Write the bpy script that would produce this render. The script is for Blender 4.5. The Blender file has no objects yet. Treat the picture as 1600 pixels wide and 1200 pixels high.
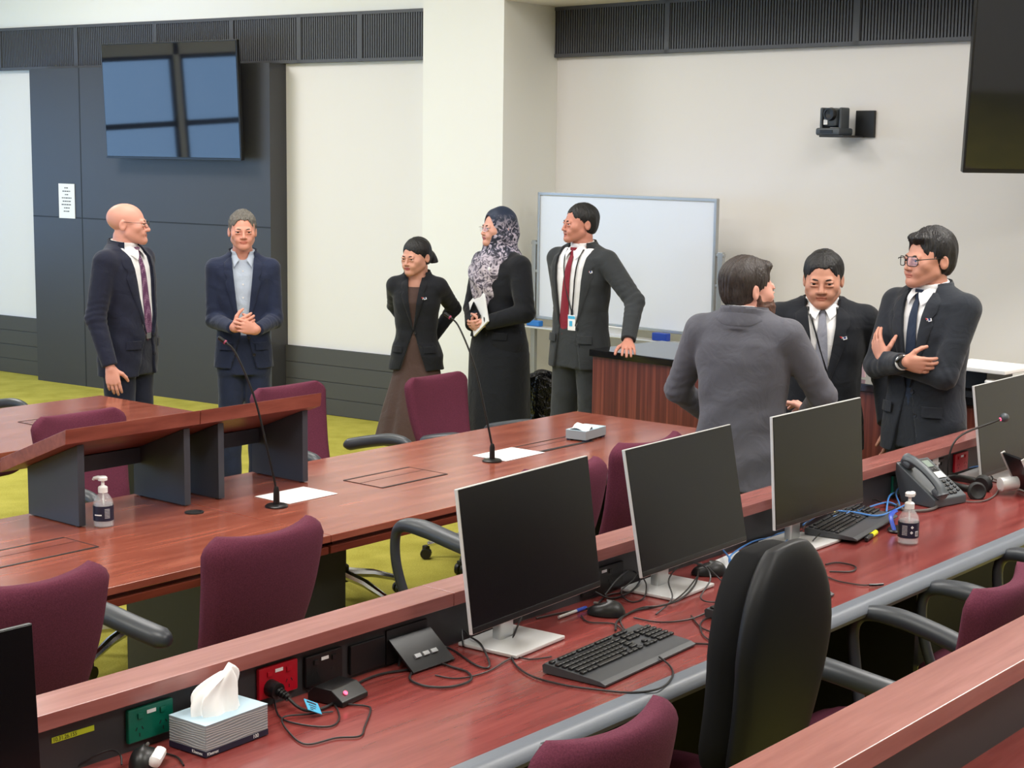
import bpy, bmesh, math, random
import numpy as np
from mathutils import Vector, Matrix, Euler
S = bpy.context.scene
COL = S.collection
random.seed(7)
RAD = math.radians
sin, cos, pi = math.sin, math.cos, math.pi
# ------------------------------------------------------------------ frames
AZ = RAD(39.64)                 # direction of the desk rows, from +Y
ROW = RAD(90 - 39.64)           # the same as a rotation about Z
def DW(u, w, z=0.0):            # along a row / across the rows, to world
    return Vector((u * sin(AZ) - w * cos(AZ), u * cos(AZ) + w * sin(AZ), z))
CAM_H = 2.05
FOC, PITCH, ROLL = 2570.6, RAD(8.152), RAD(0.708)
_F = Vector((0, cos(PITCH), -sin(PITCH)))
_U0 = Vector((0, sin(PITCH), cos(PITCH)))
_X0 = Vector((1, 0, 0))
_X = _X0 * cos(ROLL) + _U0 * sin(ROLL)
_U = -_X0 * sin(ROLL) + _U0 * cos(ROLL)
def at(px, py, z):              # where the sight line through a photo point meets height z
    d = _F + _X * ((px - 800) / FOC) - _U * ((py - 600) / FOC)
    t = (z - CAM_H) / d.z
    return Vector((0, 0, CAM_H)) + d * t
# ------------------------------------------------------------------ materials
def new_mat(name):
    m = bpy.data.materials.new(name); m.use_nodes = True
    nt = m.node_tree; b = nt.nodes['Principled BSDF']
    return m, nt, b
def lin(c):
    return tuple(((x / 255) / 12.92 if x / 255 <= .04045 else ((x / 255 + .055) / 1.055) ** 2.4) for x in c) + (1,)
def add_bump(nt, b, scale, strength, dist=.002, stretch=None, detail=4):
    tc = nt.nodes.new('ShaderNodeTexCoord'); n = nt.nodes.new('ShaderNodeTexNoise')
    n.inputs['Scale'].default_value = scale; n.inputs['Detail'].default_value = detail
    if stretch:
        mp = nt.nodes.new('ShaderNodeMapping'); mp.inputs['Scale'].default_value = stretch
        nt.links.new(tc.outputs['Object'], mp.inputs[0]); nt.links.new(mp.outputs[0], n.inputs['Vector'])
    else:
        nt.links.new(tc.outputs['Object'], n.inputs['Vector'])
    bp = nt.nodes.new('ShaderNodeBump'); bp.inputs['Strength'].default_value = strength
    bp.inputs['Distance'].default_value = dist
    nt.links.new(n.outputs['Fac'], bp.inputs['Height']); nt.links.new(bp.outputs[0], b.inputs['Normal'])
    return n
def plain(name, rgb, rough=.5, metal=0, spec=.5, bump=None, coat=0, var=0, vscale=30, stretch=None):
    m, nt, b = new_mat(name)
    b.inputs['Base Color'].default_value = lin(rgb); b.inputs['Roughness'].default_value = rough
    b.inputs['Metallic'].default_value = metal; b.inputs['Specular IOR Level'].default_value = spec
    b.inputs['Coat Weight'].default_value = coat
    if bump: add_bump(nt, b, *bump)
    if var:
        tc = nt.nodes.new('ShaderNodeTexCoord'); n = nt.nodes.new('ShaderNodeTexNoise')
        n.inputs['Scale'].default_value = vscale; n.inputs['Detail'].default_value = 5
        mp = nt.nodes.new('ShaderNodeMapping'); mp.inputs['Scale'].default_value = stretch or (1, 1, 1)
        nt.links.new(tc.outputs['Object'], mp.inputs[0]); nt.links.new(mp.outputs[0], n.inputs['Vector'])
        r = nt.nodes.new('ShaderNodeValToRGB'); c = lin(rgb)
        r.color_ramp.elements[0].position = .3; r.color_ramp.elements[1].position = .7
        r.color_ramp.elements[0].color = tuple(x * (1 - var) for x in c[:3]) + (1,)
        r.color_ramp.elements[1].color = tuple(min(1, x * (1 + var)) for x in c[:3]) + (1,)
        nt.links.new(n.outputs['Fac'], r.inputs[0]); nt.links.new(r.outputs[0], b.inputs['Base Color'])
    return m
def wood(name, dark, mid, light, stretch, rough, scale=3.0, coat=0.0, spec=.5):
    m, nt, b = new_mat(name)
    tc = nt.nodes.new('ShaderNodeTexCoord'); mp = nt.nodes.new('ShaderNodeMapping')
    mp.inputs['Scale'].default_value = stretch
    nt.links.new(tc.outputs['Object'], mp.inputs[0])
    n = nt.nodes.new('ShaderNodeTexNoise'); n.inputs['Scale'].default_value = scale
    n.inputs['Detail'].default_value = 4; n.inputs['Roughness'].default_value = .55; n.inputs['Distortion'].default_value = .25
    nt.links.new(mp.outputs[0], n.inputs['Vector'])
    r = nt.nodes.new('ShaderNodeValToRGB')
    e = r.color_ramp.elements; e[0].position = .28; e[0].color = lin(dark); e[1].position = .75; e[1].color = lin(light)
    k = e.new(.5); k.color = lin(mid)
    nt.links.new(n.outputs['Fac'], r.inputs[0]); nt.links.new(r.outputs[0], b.inputs['Base Color'])
    b.inputs['Roughness'].default_value = rough; b.inputs['Coat Weight'].default_value = coat
    b.inputs['Specular IOR Level'].default_value = spec
    return m
M = {}
M['wall'] = plain('wall_paint', (233, 230, 228), .75, bump=(180, .08))
M['wall_white'] = plain('upper_wall_paint', (240, 240, 236), .75, bump=(180, .06))
M['ceiling'] = plain('ceiling_paint', (232, 228, 220), .8)
M['panel'] = plain('charcoal_laminate', (62, 62, 66), .42, spec=.45)
M['wainscot'] = plain('charcoal_boards', (74, 73, 72), .45)
M['band'] = plain('charcoal_grille', (76, 77, 82), .5)
M['groove'] = plain('groove_black', (28, 28, 31), .6)
M['wood_table'] = wood('table_veneer', (122, 60, 46), (140, 74, 58), (162, 94, 75), (.9, 9, 9), .2, 2.6, spec=.9)
M['wood_edge'] = wood('table_edge_veneer', (84, 34, 24), (104, 46, 32), (120, 58, 40), (1, 12, 12), .3, 3)
M['wood_desk'] = wood('desk_veneer', (114, 47, 45), (128, 56, 53), (142, 68, 63), (1.2, 14, 14), .21, 3, spec=.9)
M['wood_ledge'] = wood('ledge_veneer', (134, 77, 72), (146, 88, 82), (160, 102, 96), (1, 12, 12), .25, 3, spec=1.0)
M['wood_lectern'] = wood('lectern_veneer', (112, 54, 44), (132, 68, 56), (148, 82, 68), (1.5, 10, 10), .35, 3)
M['wood_bench'] = wood('credenza_veneer', (66, 28, 24), (98, 44, 36), (132, 68, 54), (26, 26, .5), .4, 1.6)
M['black_stone'] = plain('black_gloss_top', (22, 22, 25), .08)
M['desk_grey'] = plain('grey_edge', (104, 110, 120), .42, bump=(220, .12))
M['dark_panel'] = plain('dark_panel', (52, 52, 55), .5)
M['dark_leg'] = plain('dark_table_leg', (48, 48, 52), .5)
M['dark_blue'] = plain('lectern_side', (56, 59, 68), .5)
M['black'] = plain('black_plastic', (22, 22, 24), .42)
M['black_matte'] = plain('black_matte', (20, 20, 22), .65)
M['screen'] = plain('matt_screen', (13, 12, 15), .26, spec=.32)
M['tvscreen'] = plain('glossy_screen', (14, 17, 26), .04, spec=.9)
M['bezel'] = plain('bezel_black', (16, 16, 18), .35)
M['silver'] = plain('silver_metal', (196, 198, 200), .32, metal=.85)
M['silver_light'] = plain('silver_plastic', (214, 214, 214), .35, metal=.35)
M['chrome'] = plain('chrome', (220, 222, 225), .12, metal=1)
M['maroon'] = plain('maroon_fabric', (94, 43, 61), .92, spec=.2, bump=(420, .35, .002), var=.22, vscale=260)
M['arm'] = plain('chair_plastic', (58, 62, 68), .38)
M['chair_dark'] = plain('chair_dark_fabric', (20, 20, 22), .9, spec=.2)
M['white'] = plain('white_plastic', (238, 238, 238), .35)
M['paper'] = plain('white_paper', (240, 241, 243), .7)
M['ink'] = plain('grey_ink', (90, 92, 100), .7)
M['board'] = plain('whiteboard_face', (226, 231, 242), .22)
M['alu'] = plain('aluminium', (178, 180, 182), .38, metal=.7)
M['blue'] = plain('blue_plastic', (28, 66, 170), .4)
M['blue_bright'] = plain('bright_blue', (40, 120, 200), .4)
M['cable_blue'] = plain('blue_cable', (72, 130, 200), .45)
M['cable'] = plain('black_cable', (30, 28, 30), .45)
M['cable_grey'] = plain('grey_cable', (92, 86, 84), .5)
M['green'] = plain('green_plastic', (10, 104, 84), .3)
M['red'] = plain('red_plastic', (178, 18, 38), .3)
M['yellow'] = plain('yellow_tape', (196, 212, 44), .5)
M['yellow_hl'] = plain('highlighter_yellow', (226, 220, 20), .35)
M['note'] = plain('sticky_note', (236, 230, 140), .7)
M['tag'] = plain('blue_tag', (72, 176, 220), .45)
M['bag'] = plain('bin_bag', (20, 20, 22), .22, bump=(26, .9, .02))
M['box_blue'] = plain('tissue_box_top', (176, 200, 214), .5)
M['box_grey'] = plain('tissue_box_side', (142, 150, 156), .5)
M['tissue'] = plain('tissue', (244, 244, 244), .85)
M['label_navy'] = plain('navy_label', (26, 30, 54), .45)
M['phone'] = plain('phone_plastic', (70, 76, 82), .42)
M['lcd'] = plain('lcd_green', (120, 134, 124), .3)
M['led'] = plain('red_led', (255, 60, 90), .4)
_b = M['led'].node_tree.nodes['Principled BSDF']; _b.inputs['Emission Color'].default_value = (1, .08, .16, 1); _b.inputs['Emission Strength'].default_value = 3
def clear_plastic():
    m, nt, b = new_mat('clear_plastic')
    b.inputs['Base Color'].default_value = (.93, .95, .97, 1); b.inputs['Roughness'].default_value = .08
    b.inputs['Alpha'].default_value = .22
    return m
M['clear'] = clear_plastic()
M['gel'] = plain('clear_gel', (206, 206, 214), .2)
M['gel'].node_tree.nodes['Principled BSDF'].inputs['Alpha'].default_value = .38
def glass():
    m, nt, b = new_mat('window_glass')
    nt.nodes.remove(b); o = nt.nodes['Material Output']
    t = nt.nodes.new('ShaderNodeBsdfTransparent'); g = nt.nodes.new('ShaderNodeBsdfGlossy'); g.inputs['Roughness'].default_value = .02
    x = nt.nodes.new('ShaderNodeMixShader'); x.inputs[0].default_value = .06
    nt.links.new(t.outputs[0], x.inputs[1]); nt.links.new(g.outputs[0], x.inputs[2]); nt.links.new(x.outputs[0], o.inputs[0])
    return m
M['glass'] = glass()
def carpet():
    m, nt, b = new_mat('lime_carpet')
    tc = nt.nodes.new('ShaderNodeTexCoord')
    n = nt.nodes.new('ShaderNodeTexNoise'); n.inputs['Scale'].default_value = 140; n.inputs['Detail'].default_value = 3
    n2 = nt.nodes.new('ShaderNodeTexNoise'); n2.inputs['Scale'].default_value = 5; n2.inputs['Detail'].default_value = 4
    for q in (n, n2): nt.links.new(tc.outputs['Object'], q.inputs['Vector'])
    a = nt.nodes.new('ShaderNodeMath'); a.operation = 'MULTIPLY_ADD'; a.inputs[1].default_value = .5
    h = nt.nodes.new('ShaderNodeMath'); h.operation = 'MULTIPLY'; h.inputs[1].default_value = .5
    nt.links.new(n.outputs['Fac'], a.inputs[0]); nt.links.new(n2.outputs['Fac'], h.inputs[0]); nt.links.new(h.outputs[0], a.inputs[2])
    r = nt.nodes.new('ShaderNodeValToRGB'); e = r.color_ramp.elements
    e[0].position = .3; e[0].color = lin((148, 142, 54)); e[1].position = .7; e[1].color = lin((196, 186, 90))
    nt.links.new(a.outputs[0], r.inputs[0]); nt.links.new(r.outputs[0], b.inputs['Base Color'])
    b.inputs['Roughness'].default_value = 1; b.inputs['Specular IOR Level'].default_value = .1
    bp = nt.nodes.new('ShaderNodeBump'); bp.inputs['Strength'].default_value = .4; bp.inputs['Distance'].default_value = .004
    nt.links.new(n.outputs['Fac'], bp.inputs['Height']); nt.links.new(bp.outputs[0], b.inputs['Normal'])
    return m
M['carpet'] = carpet()
# ------------------------------------------------------------------ mesh building
def finish(me, sharp=38):
    me.polygons.foreach_set('use_smooth', [True] * len(me.polygons))
    me.set_sharp_from_angle(angle=RAD(sharp)); me.update()
def link(name, me, mats, parent=None, loc=None, rot=None):
    o = bpy.data.objects.new(name, me); COL.objects.link(o)
    for m in (mats if isinstance(mats, (list, tuple)) else [mats]): me.materials.append(m)
    if parent: o.parent = parent
    if loc is not None: o.location = loc
    if rot is not None: o.rotation_euler = rot if isinstance(rot, (tuple, Euler)) else (0, 0, rot)
    return o
class MB:
    def __init__(s): s.v = []; s.f = []; s.m = []
    def add(s, vs, fs, mi=0, mat=None):
        o = len(s.v)
        s.v += [tuple(mat @ Vector(p)) if mat else tuple(p) for p in vs]
        s.f += [tuple(i + o for i in f) for f in fs]; s.m += [mi] * len(fs); return s
    def box(s, c, d, bev=0, rot=None, mi=0, seg=2):
        bm = bmesh.new(); bmesh.ops.create_cube(bm, size=1)
        bmesh.ops.scale(bm, vec=d, verts=bm.verts)
        if bev: bmesh.ops.bevel(bm, geom=list(bm.edges), offset=min(bev, min(d) * .49), segments=seg, profile=.5, affect='EDGES')
        mt = Matrix.Translation(c)
        if rot is not None: mt = mt @ (rot.to_4x4() if isinstance(rot, Matrix) else Euler(rot).to_matrix().to_4x4())
        bm.verts.index_update()
        s.add([v.co.copy() for v in bm.verts], [[v.index for v in f.verts] for f in bm.faces], mi, mt); bm.free(); return s
    def prism(s, poly, a, b, axis='z', bev=0, mi=0, mat=None):
        n = len(poly)
        def P(x, y, t): return {'z': (x, y, t), 'x': (t, x, y), 'y': (x, t, y)}[axis]
        bm = bmesh.new()
        lo = [bm.verts.new(P(x, y, a)) for x, y in poly]; hi = [bm.verts.new(P(x, y, b)) for x, y in poly]
        bm.faces.new(lo[::-1]); bm.faces.new(hi)
        for i in range(n): bm.faces.new((lo[i], lo[(i + 1) % n], hi[(i + 1) % n], hi[i]))
        bmesh.ops.recalc_face_normals(bm, faces=bm.faces)
        if bev: bmesh.ops.bevel(bm, geom=list(bm.edges), offset=bev, segments=2, profile=.5, affect='EDGES')
        bm.verts.index_update()
        s.add([v.co.copy() for v in bm.verts], [[v.index for v in f.verts] for f in bm.faces], mi, mat); bm.free(); return s
    def tube(s, pts, r, n=8, mi=0, flat=None, up=None):
        pts = [Vector(p) for p in pts]; m = len(pts)
        rr = r if isinstance(r, (list, tuple)) else [r] * m
        T = []
        for i in range(m):
            t = pts[min(i + 1, m - 1)] - pts[max(i - 1, 0)]
            T.append(t.normalized() if t.length > 1e-9 else Vector((0, 0, 1)))
        nrm = Vector(up) if up else T[0].orthogonal()
        vs = []; fs = []
        for i in range(m):
            nrm = nrm - T[i] * nrm.dot(T[i])
            if nrm.length < 1e-6: nrm = T[i].orthogonal()
            nrm.normalize(); bi = T[i].cross(nrm)
            fl = 1 if flat is None else flat
            for k in range(n):
                a = 2 * pi * k / n
                vs.append(pts[i] + nrm * (cos(a) * rr[i] * fl) + bi * (sin(a) * rr[i]))
        for i in range(m - 1):
            for k in range(n):
                k2 = (k + 1) % n
                fs.append((i * n + k, i * n + k2, (i + 1) * n + k2, (i + 1) * n + k))
        fs.append(tuple(range(n - 1, -1, -1))); fs.append(tuple((m - 1) * n + k for k in range(n)))
        return s.add(vs, fs, mi)
    def lathe(s, prof, n=24, mat=None, mi=0):
        vs = []; fs = []; m = len(prof)
        for r, z in prof:
            for k in range(n): vs.append((r * cos(2 * pi * k / n), r * sin(2 * pi * k / n), z))
        for i in range(m - 1):
            for k in range(n):
                k2 = (k + 1) % n; fs.append((i * n + k, i * n + k2, (i + 1) * n + k2, (i + 1) * n + k))
        if prof[0][0] > 1e-6: fs.append(tuple(range(n - 1, -1, -1)))
        if prof[-1][0] > 1e-6: fs.append(tuple((m - 1) * n + k for k in range(n)))
        return s.add(vs, fs, mi, mat)
    def grid(s, P, mi=0, thick=None):
        # P[i][j] points; closed slab when thick is given (list of offset points)
        ni, nj = len(P), len(P[0]); vs = [p for r in P for p in r]; fs = []
        for i in range(ni - 1):
            for j in range(nj - 1): fs.append((i * nj + j, i * nj + j + 1, (i + 1) * nj + j + 1, (i + 1) * nj + j))
        if thick:
            o = ni * nj; vs += [p for r in thick for p in r]
            fs += [tuple(o + k for k in reversed(f)) for f in fs[:]]
            ring = [j for j in range(nj)] + [i * nj + nj - 1 for i in range(1, ni)] + [(ni - 1) * nj + j for j in range(nj - 2, -1, -1)] + [i * nj for i in range(ni - 2, 0, -1)]
            for a, b in zip(ring, ring[1:] + ring[:1]): fs.append((b, a, o + a, o + b))
        return s.add(vs, fs, mi)
    def build(s, name, mats, parent=None, loc=None, rot=None, sharp=38):
        me = bpy.data.meshes.new(name); me.from_pydata([tuple(p) for p in s.v], [], s.f)
        bm = bmesh.new(); bm.from_mesh(me); bmesh.ops.recalc_face_normals(bm, faces=bm.faces); bm.to_mesh(me); bm.free()
        if any(s.m): me.polygons.foreach_set('material_index', s.m)
        finish(me, sharp)
        o = link(name, me, mats, parent, loc, rot)
        if len(me.polygons) < 6000:
            wn = o.modifiers.new('weighted', 'WEIGHTED_NORMAL'); wn.weight = 80; wn.keep_sharp = True
        return o
def thing(name, label, cat, loc=(0, 0, 0), rotz=0, group=None):
    o = bpy.data.objects.new(name, None); COL.objects.link(o); o.empty_display_size = .1
    o.location = loc; o.rotation_euler = (0, 0, rotz); o['label'] = label; o['category'] = cat
    if group: o['group'] = group
    return o
def tag(o, label, cat, group=None):
    o['label'] = label; o['category'] = cat
    if group: o['group'] = group
    return o
def struct(o): o['kind'] = 'structure'; return o
def dup(root, label, loc, rotz, group=None):
    r = root.copy(); COL.objects.link(r); r.location = loc; r.rotation_euler = (0, 0, rotz); r['label'] = label
    if group: r['group'] = group
    for ch in list(root.children):
        c = ch.copy(); COL.objects.link(c); c.parent = r
        for g in ch.children:
            d = g.copy(); COL.objects.link(d); d.parent = c
    return r
def smooth_path(pts, n=10):
    pts = [Vector(p) for p in pts]; out = []
    for i in range(len(pts) - 1):
        p0 = pts[max(i - 1, 0)]; p1 = pts[i]; p2 = pts[i + 1]; p3 = pts[min(i + 2, len(pts) - 1)]
        for k in range(n):
            t = k / n
            out.append(.5 * ((2 * p1) + (p2 - p0) * t + (2 * p0 - 5 * p1 + 4 * p2 - p3) * t * t + (3 * p1 - p0 - 3 * p2 + p3) * t ** 3))
    return out + [pts[-1]]
def text(name, body, size, mat, parent, loc, rot, align='LEFT', sx=1):
    cu = bpy.data.curves.new(name, 'FONT'); cu.body = body; cu.size = size; cu.align_x = align; cu.align_y = 'CENTER'
    cu.extrude = .0002
    t = bpy.data.objects.new(name, cu); COL.objects.link(t)
    dg = bpy.context.evaluated_depsgraph_get(); dg.update()
    me = bpy.data.meshes.new_from_object(t.evaluated_get(dg)); bpy.data.objects.remove(t)
    me.materials.clear()
    o = link(name, me, mat, parent, loc, rot); o.scale = (sx, 1, 1)
    return o
# ================================================================== THE SETTING
TL = Vector((.822, -.5695, 0)); NL = Vector((-.5695, -.822, 0))     # left part of the back wall: along, towards the room
TR = Vector((.711, -.703, 0)); NR = Vector((-.703, -.711, 0))       # right part
RL = math.atan2(TL.y, TL.x); RR = math.atan2(TR.y, TR.x)
DL, DR = -9.505, -8.593
def WL(t, d, z): return TL * t + NL * d + Vector((0, 0, z))         # d: signed distance along NL
def WR(t, d, z): return TR * t + NR * d + Vector((0, 0, z))
def wslab(name, fn, t0, t1, d0, d1, z0, z1, mat, parent=None, bev=0):
    # box between distances d0,d1 in front of the plane, in the wall's own frame
    c = fn((t0 + t1) / 2, (d0 + d1) / 2, (z0 + z1) / 2); ang = RL if fn is WL else RR
    b = MB().box((0, 0, 0), (abs(t1 - t0), abs(d1 - d0), abs(z1 - z0)), bev)
    o = b.build(name, mat)
    if parent is None: o.location = c; o.rotation_euler = (0, 0, ang)
    else:
        o.parent = parent; o.location = parent.matrix_basis.inverted() @ c
    return o
CEIL = 4.1
fl = MB().box((-1.5, 7, -.05), (16, 22, .1)); struct(fl.build('floor', M['carpet']))
struct(MB().box((-1.5, 7, CEIL + .05), (16, 22, .1)).build('ceiling', M['ceiling']))
# back wall, left part (runs behind the pier)
struct(wslab('wall_back', WL, -17.5, -6.7, DL - .15, DL, 0, 3.03, M['wall']))
struct(wslab('wall_back_upper', WL, -17.5, -6.7, DL - .15, DL + .02, 3.03, CEIL, M['wall_white']))
# charcoal board wainscot: four boards with shadow gaps
def wains(t0, t1):
    b = MB(); L = t1 - t0; c = (t0 + t1) / 2
    for k in range(4): b.box((0, 0, .064 + k * .128), (L, .03, .124), .003)
    b.box((0, .005, .256), (L, .015, .51), 0, mi=1)
    o = b.build('baseboard_back', [M['wainscot'], M['groove']]); o.location = WL(c, DL + .015, 0); o.rotation_euler = (0, 0, RL + pi)
    struct(o)
wains(-17.5, -11.485); wains(-8.72, -7.16)
# slotted charcoal grille band
def band(fn, ang, t0, t1, d, z0, z1, joints):
    L = t1 - t0; b = MB(); h = z1 - z0
    b.box((0, 0, 0), (L, .02, h), mi=1)
    n = int(L / .022)
    for k in range(n):
        x = -L / 2 + (k + .5) * L / n
        b.box((x, -.016, 0), (.013, .02, h - .03))
    for z in (-h / 2 + .012, h / 2 - .012): b.box((0, -.018, z), (L, .03, .024))
    for t in joints: b.box((t - (t0 + t1) / 2, -.018, 0), (.04, .03, h))
    o = b.build('trim_1', [M['band'], M['groove']]); o.location = fn((t0 + t1) / 2, d + .012, (z0 + z1) / 2); o.rotation_euler = (0, 0, ang)
    return struct(o)
band(WL, RL, -17.5, -7.0, DL, 2.668, 3.03, [-12.05, -11.05, -10.1, -9.25, -8.55, -7.95])
band(WR, RR, -8.084, -2.0, DR, 2.684, 3.03, [-7.06, -5.6, -4.2])
# charcoal panel wall carrying the television
pw = struct(wslab('wall_panel', WL, -11.485, -8.722, DL - .01, -9.32, 0, 2.667, M['panel']))
def groove(t0, t1, z0, z1):
    o = wslab('trim_2', WL, t0, t1, -9.322, -9.3185, z0, z1, M['groove']); struct(o)
groove(-10.867, -10.857, 0, 2.665); groove(-11.485, -8.722, 1.421, 1.431)
# white pier
struct(wslab('wall_pier', WL, -7.16, -6.475, DL - .6, -9.2, 0, CEIL, M['wall_white']))
# recessed right part with its lower ceiling
struct(wslab('wall_right_back', WR, -8.084, -1.0, DR - .15, DR, 0, 3.2, M['wall']))
sf = MB(); c0 = WR(-8.3, DR - .2, 0); pts = [WR(-8.084, DR, 0), WR(-1.0, DR, 0), WR(-1.0, DR + .75, 0), WL(-6.475, -9.2, 0)]
pts = [(p.x, p.y) for p in pts]
sf.prism(pts, 3.03, CEIL); struct(sf.build('ceiling_soffit', M['ceiling']))
# walls out of frame; the left one has the windows that light the room
struct(MB().box((-1.5, -3.05, CEIL / 2), (16, .1, CEIL)).build('wall_rear', M['wall']))
struct(MB().box((6.05, 6, CEIL / 2), (.1, 20, CEIL)).build('wall_right', M['wall']))
WX = -7.6
wl = MB(); wl.box((WX, 7, .4), (.15, 22, .8)); wl.box((WX, 7, 3.39), (.15, 22, 1.42))
ys = [-3, 1.0, 4.2, 5.0, 8.2, 9.0, 12.2, 13, 18]
for a, b in ((-4, 1.0), (4.2, 5.0), (8.2, 9.0), (12.13, 12.19), (16.0, 18)): wl.box((WX, (a + b) / 2, 2.1), (.15, b - a, 2.6))
struct(wl.build('wall_left', M['wall_white']))
for k, (a, b) in enumerate(((1.0, 4.2), (5.0, 8.2), (9.0, 12.13), (12.19, 16.0))):
    f = MB(); y = (a + b) / 2
    for z in (.83, 2.66, 1.95): f.box((WX, y, z), (.1, b - a, .06), .005)
    for q in (a + .02, b - .02): f.box((WX, q, 1.75), (.1, .04, 1.9), .005)
    o = struct(f.build('window_%d' % (k + 1), M['dark_panel']))
    g = MB().box((WX, y, 2.1), (.008, b - a - .06, 2.5)).build('pane', M['glass'], o)
# second row stands on a raised step
rp = [DW(-2, 1.15), DW(9, 1.15), DW(9, -4), DW(-2, -4)]
struct(MB().prism([(p.x, p.y) for p in rp], .0, .28).build('floor_step', M['carpet']))

# ------------------------------------------------------------------ on the walls
# left television, tipped a little forward
tv = thing('television', 'large black wall television on the charcoal panel, reflecting windows', 'television')
tilt = math.atan2(.07, .91)
ctr = WL(-9.642, -9.185, 2.385)
tv.location = ctr; tv.rotation_euler = (tilt * .6, 0, RL)
MB().box((0, 0, 0), (1.50, .035, .905), .006).build('casing', M['bezel'], tv)
MB().box((0, -.0185, .004), (1.478, .003, .878), .001).build('screen', M['tvscreen'], tv)
MB().box((0, -.02, -.446), (1.5, .006, .014), .002).build('lower_bezel', M['bezel'], tv)
MB().box((0, .05, 0), (.5, .08, .4), .004).build('wall_bracket', M['black'], tv)
# right television, out of frame for the most part
t2 = thing('television', 'black television cut off by the upper right edge of the photo', 'television')
t2.location = (2.97, 8.27, 2.405); t2.rotation_euler = (RAD(7), 0, RAD(-2))
MB().box((0, 0, 0), (1.45, .05, .9), .006).build('casing', M['bezel'], t2)
MB().box((0, -.026, .006), (1.43, .004, .868), .001).build('screen', M['tvscreen'], t2)
p = MB(); p.tube([(0, .03, .1), (.0, .3, .2), (0, .3, 1.7)], .03, 10); p.box((0, .05, 0), (.4, .05, .3)); p.build('ceiling_arm', M['black'], t2)
# notice
nt_ = thing('notice', 'white printed notice taped to charcoal wall panel near the bald man', 'notice')
nt_.location = WL(-11.045, -9.316, 1.564); nt_.rotation_euler = (0, 0, RL)
MB().box((0, 0, 0), (.2, .002, .29)).build('sheet', M['paper'], nt_)
tx = MB()
random.seed(3)
for k, wd in enumerate((.05, .10, .04, .12, .10, .13, .07, .08)):
    x = -wd / 2
    while x < wd / 2 - .008:
        l = min(random.uniform(.012, .03), wd / 2 - x); tx.box((x + l / 2, -.0016, .11 - k * .028), (l, .0008, .009)); x += l + .006
tx.build('printed_lines', M['ink'], nt_)
# pan tilt camera on its bracket
pc = thing('camera', 'small black conference camera on a bracket high on the cream wall', 'camera')
pc.location = WR(-5.62, DR, 2.2); pc.rotation_euler = (0, 0, RR)
MB().box((.09, -.012, .02), (.13, .024, .16), .004).build('wall_plate', M['black'], pc)
MB().box((0, -.12, -.055), (.17, .24, .012), .003).build('shelf', M['black'], pc)
b = MB().box((-.045, -.14, -.028), (.17, .15, .045), .012); b.build('base', M['phone'], pc)
b = MB(); b.box((-.112, -.14, .05), (.02, .09, .13), .008); b.box((.022, -.14, .05), (.02, .09, .13), .008); b.build('yoke', M['phone'], pc)
hd = MB().box((-.045, -.14, .055), (.105, .11, .115), .03).build('head', M['phone'], pc)
MB().lathe([(.0, 0), (.036, 0), (.04, .006), (.036, .034), (.026, .034), (.026, .028), (.0, .024)], 24, Matrix.Translation((-.035, -.19, .075)) @ Matrix.Rotation(pi / 2, 4, 'X')).build('lens', M['bezel'], hd)
MB().box((-.07, -.197, .028), (.028, .003, .03), .001).build('sticker', M['white'], pc)
MB().box((-.05, -.216, -.028), (.09, .003, .02), .001).build('sensor_window', M['bezel'], pc)
# mobile whiteboard
wb = thing('whiteboard', 'mobile whiteboard in an aluminium frame standing in front of cream wall', 'whiteboard')
wb.location = WR(-7.045, DR + .45, 0); wb.rotation_euler = (0, 0, RR)
MB().box((0, 0, 1.325), (1.50, .018, .82)).build('board', M['board'], wb)
f = MB()
for z in (.905, 1.748): f.box((0, -.003, z), (1.53, .03, .022), .004)
for x in (-.755, .755): f.box((x, -.003, 1.326), (.022, .03, .86), .004)
f.build('frame', M['alu'], wb)
for x in (-.80, .80):
    MB().box((x, .0, .76), (.04, .03, 1.34), .005).build('post', M['alu'], wb)
    MB().box((x, 0, .07), (.05, .55, .04), .006).build('foot', M['alu'], wb)
    k = MB(); k.box((x * .99, -.0, 1.41), (.07, .025, .02), .004); k.box((x * .99, 0, 1.22), (.07, .025, .02), .004); k.build('clamp', M['alu'], wb)
MB().box((0, -.05, .84), (1.62, .09, .012), .003).build('tray', M['silver_light'], wb)
e = tag(MB().box((0, 0, 0), (.12, .045, .05), .006).build('whiteboard_eraser', M['blue']), 'dark blue eraser on whiteboard tray, behind the wooden credenza', 'eraser')
e.location = WR(-6.66, DR + .51, .872); e.rotation_euler = (0, 0, RR)
e = tag(MB().box((0, 0, 0), (.12, .045, .038), .006).build('whiteboard_eraser', M['blue_bright']), 'bright blue eraser on left end of whiteboard tray by headscarf woman', 'eraser')
e.location = WR(-7.79, DR + .5, .866); e.rotation_euler = (0, 0, RR)
e = tag(MB().box((0, 0, 0), (.13, .01, .07), .002, rot=(.5, 0, 0)).build('marker_packet', M['paper']), 'small pale packet leaning on whiteboard tray beside man in red tie', 'packet')
e.location = WR(-7.05, DR + .5, .872); e.rotation_euler = (0, 0, RR)
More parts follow.
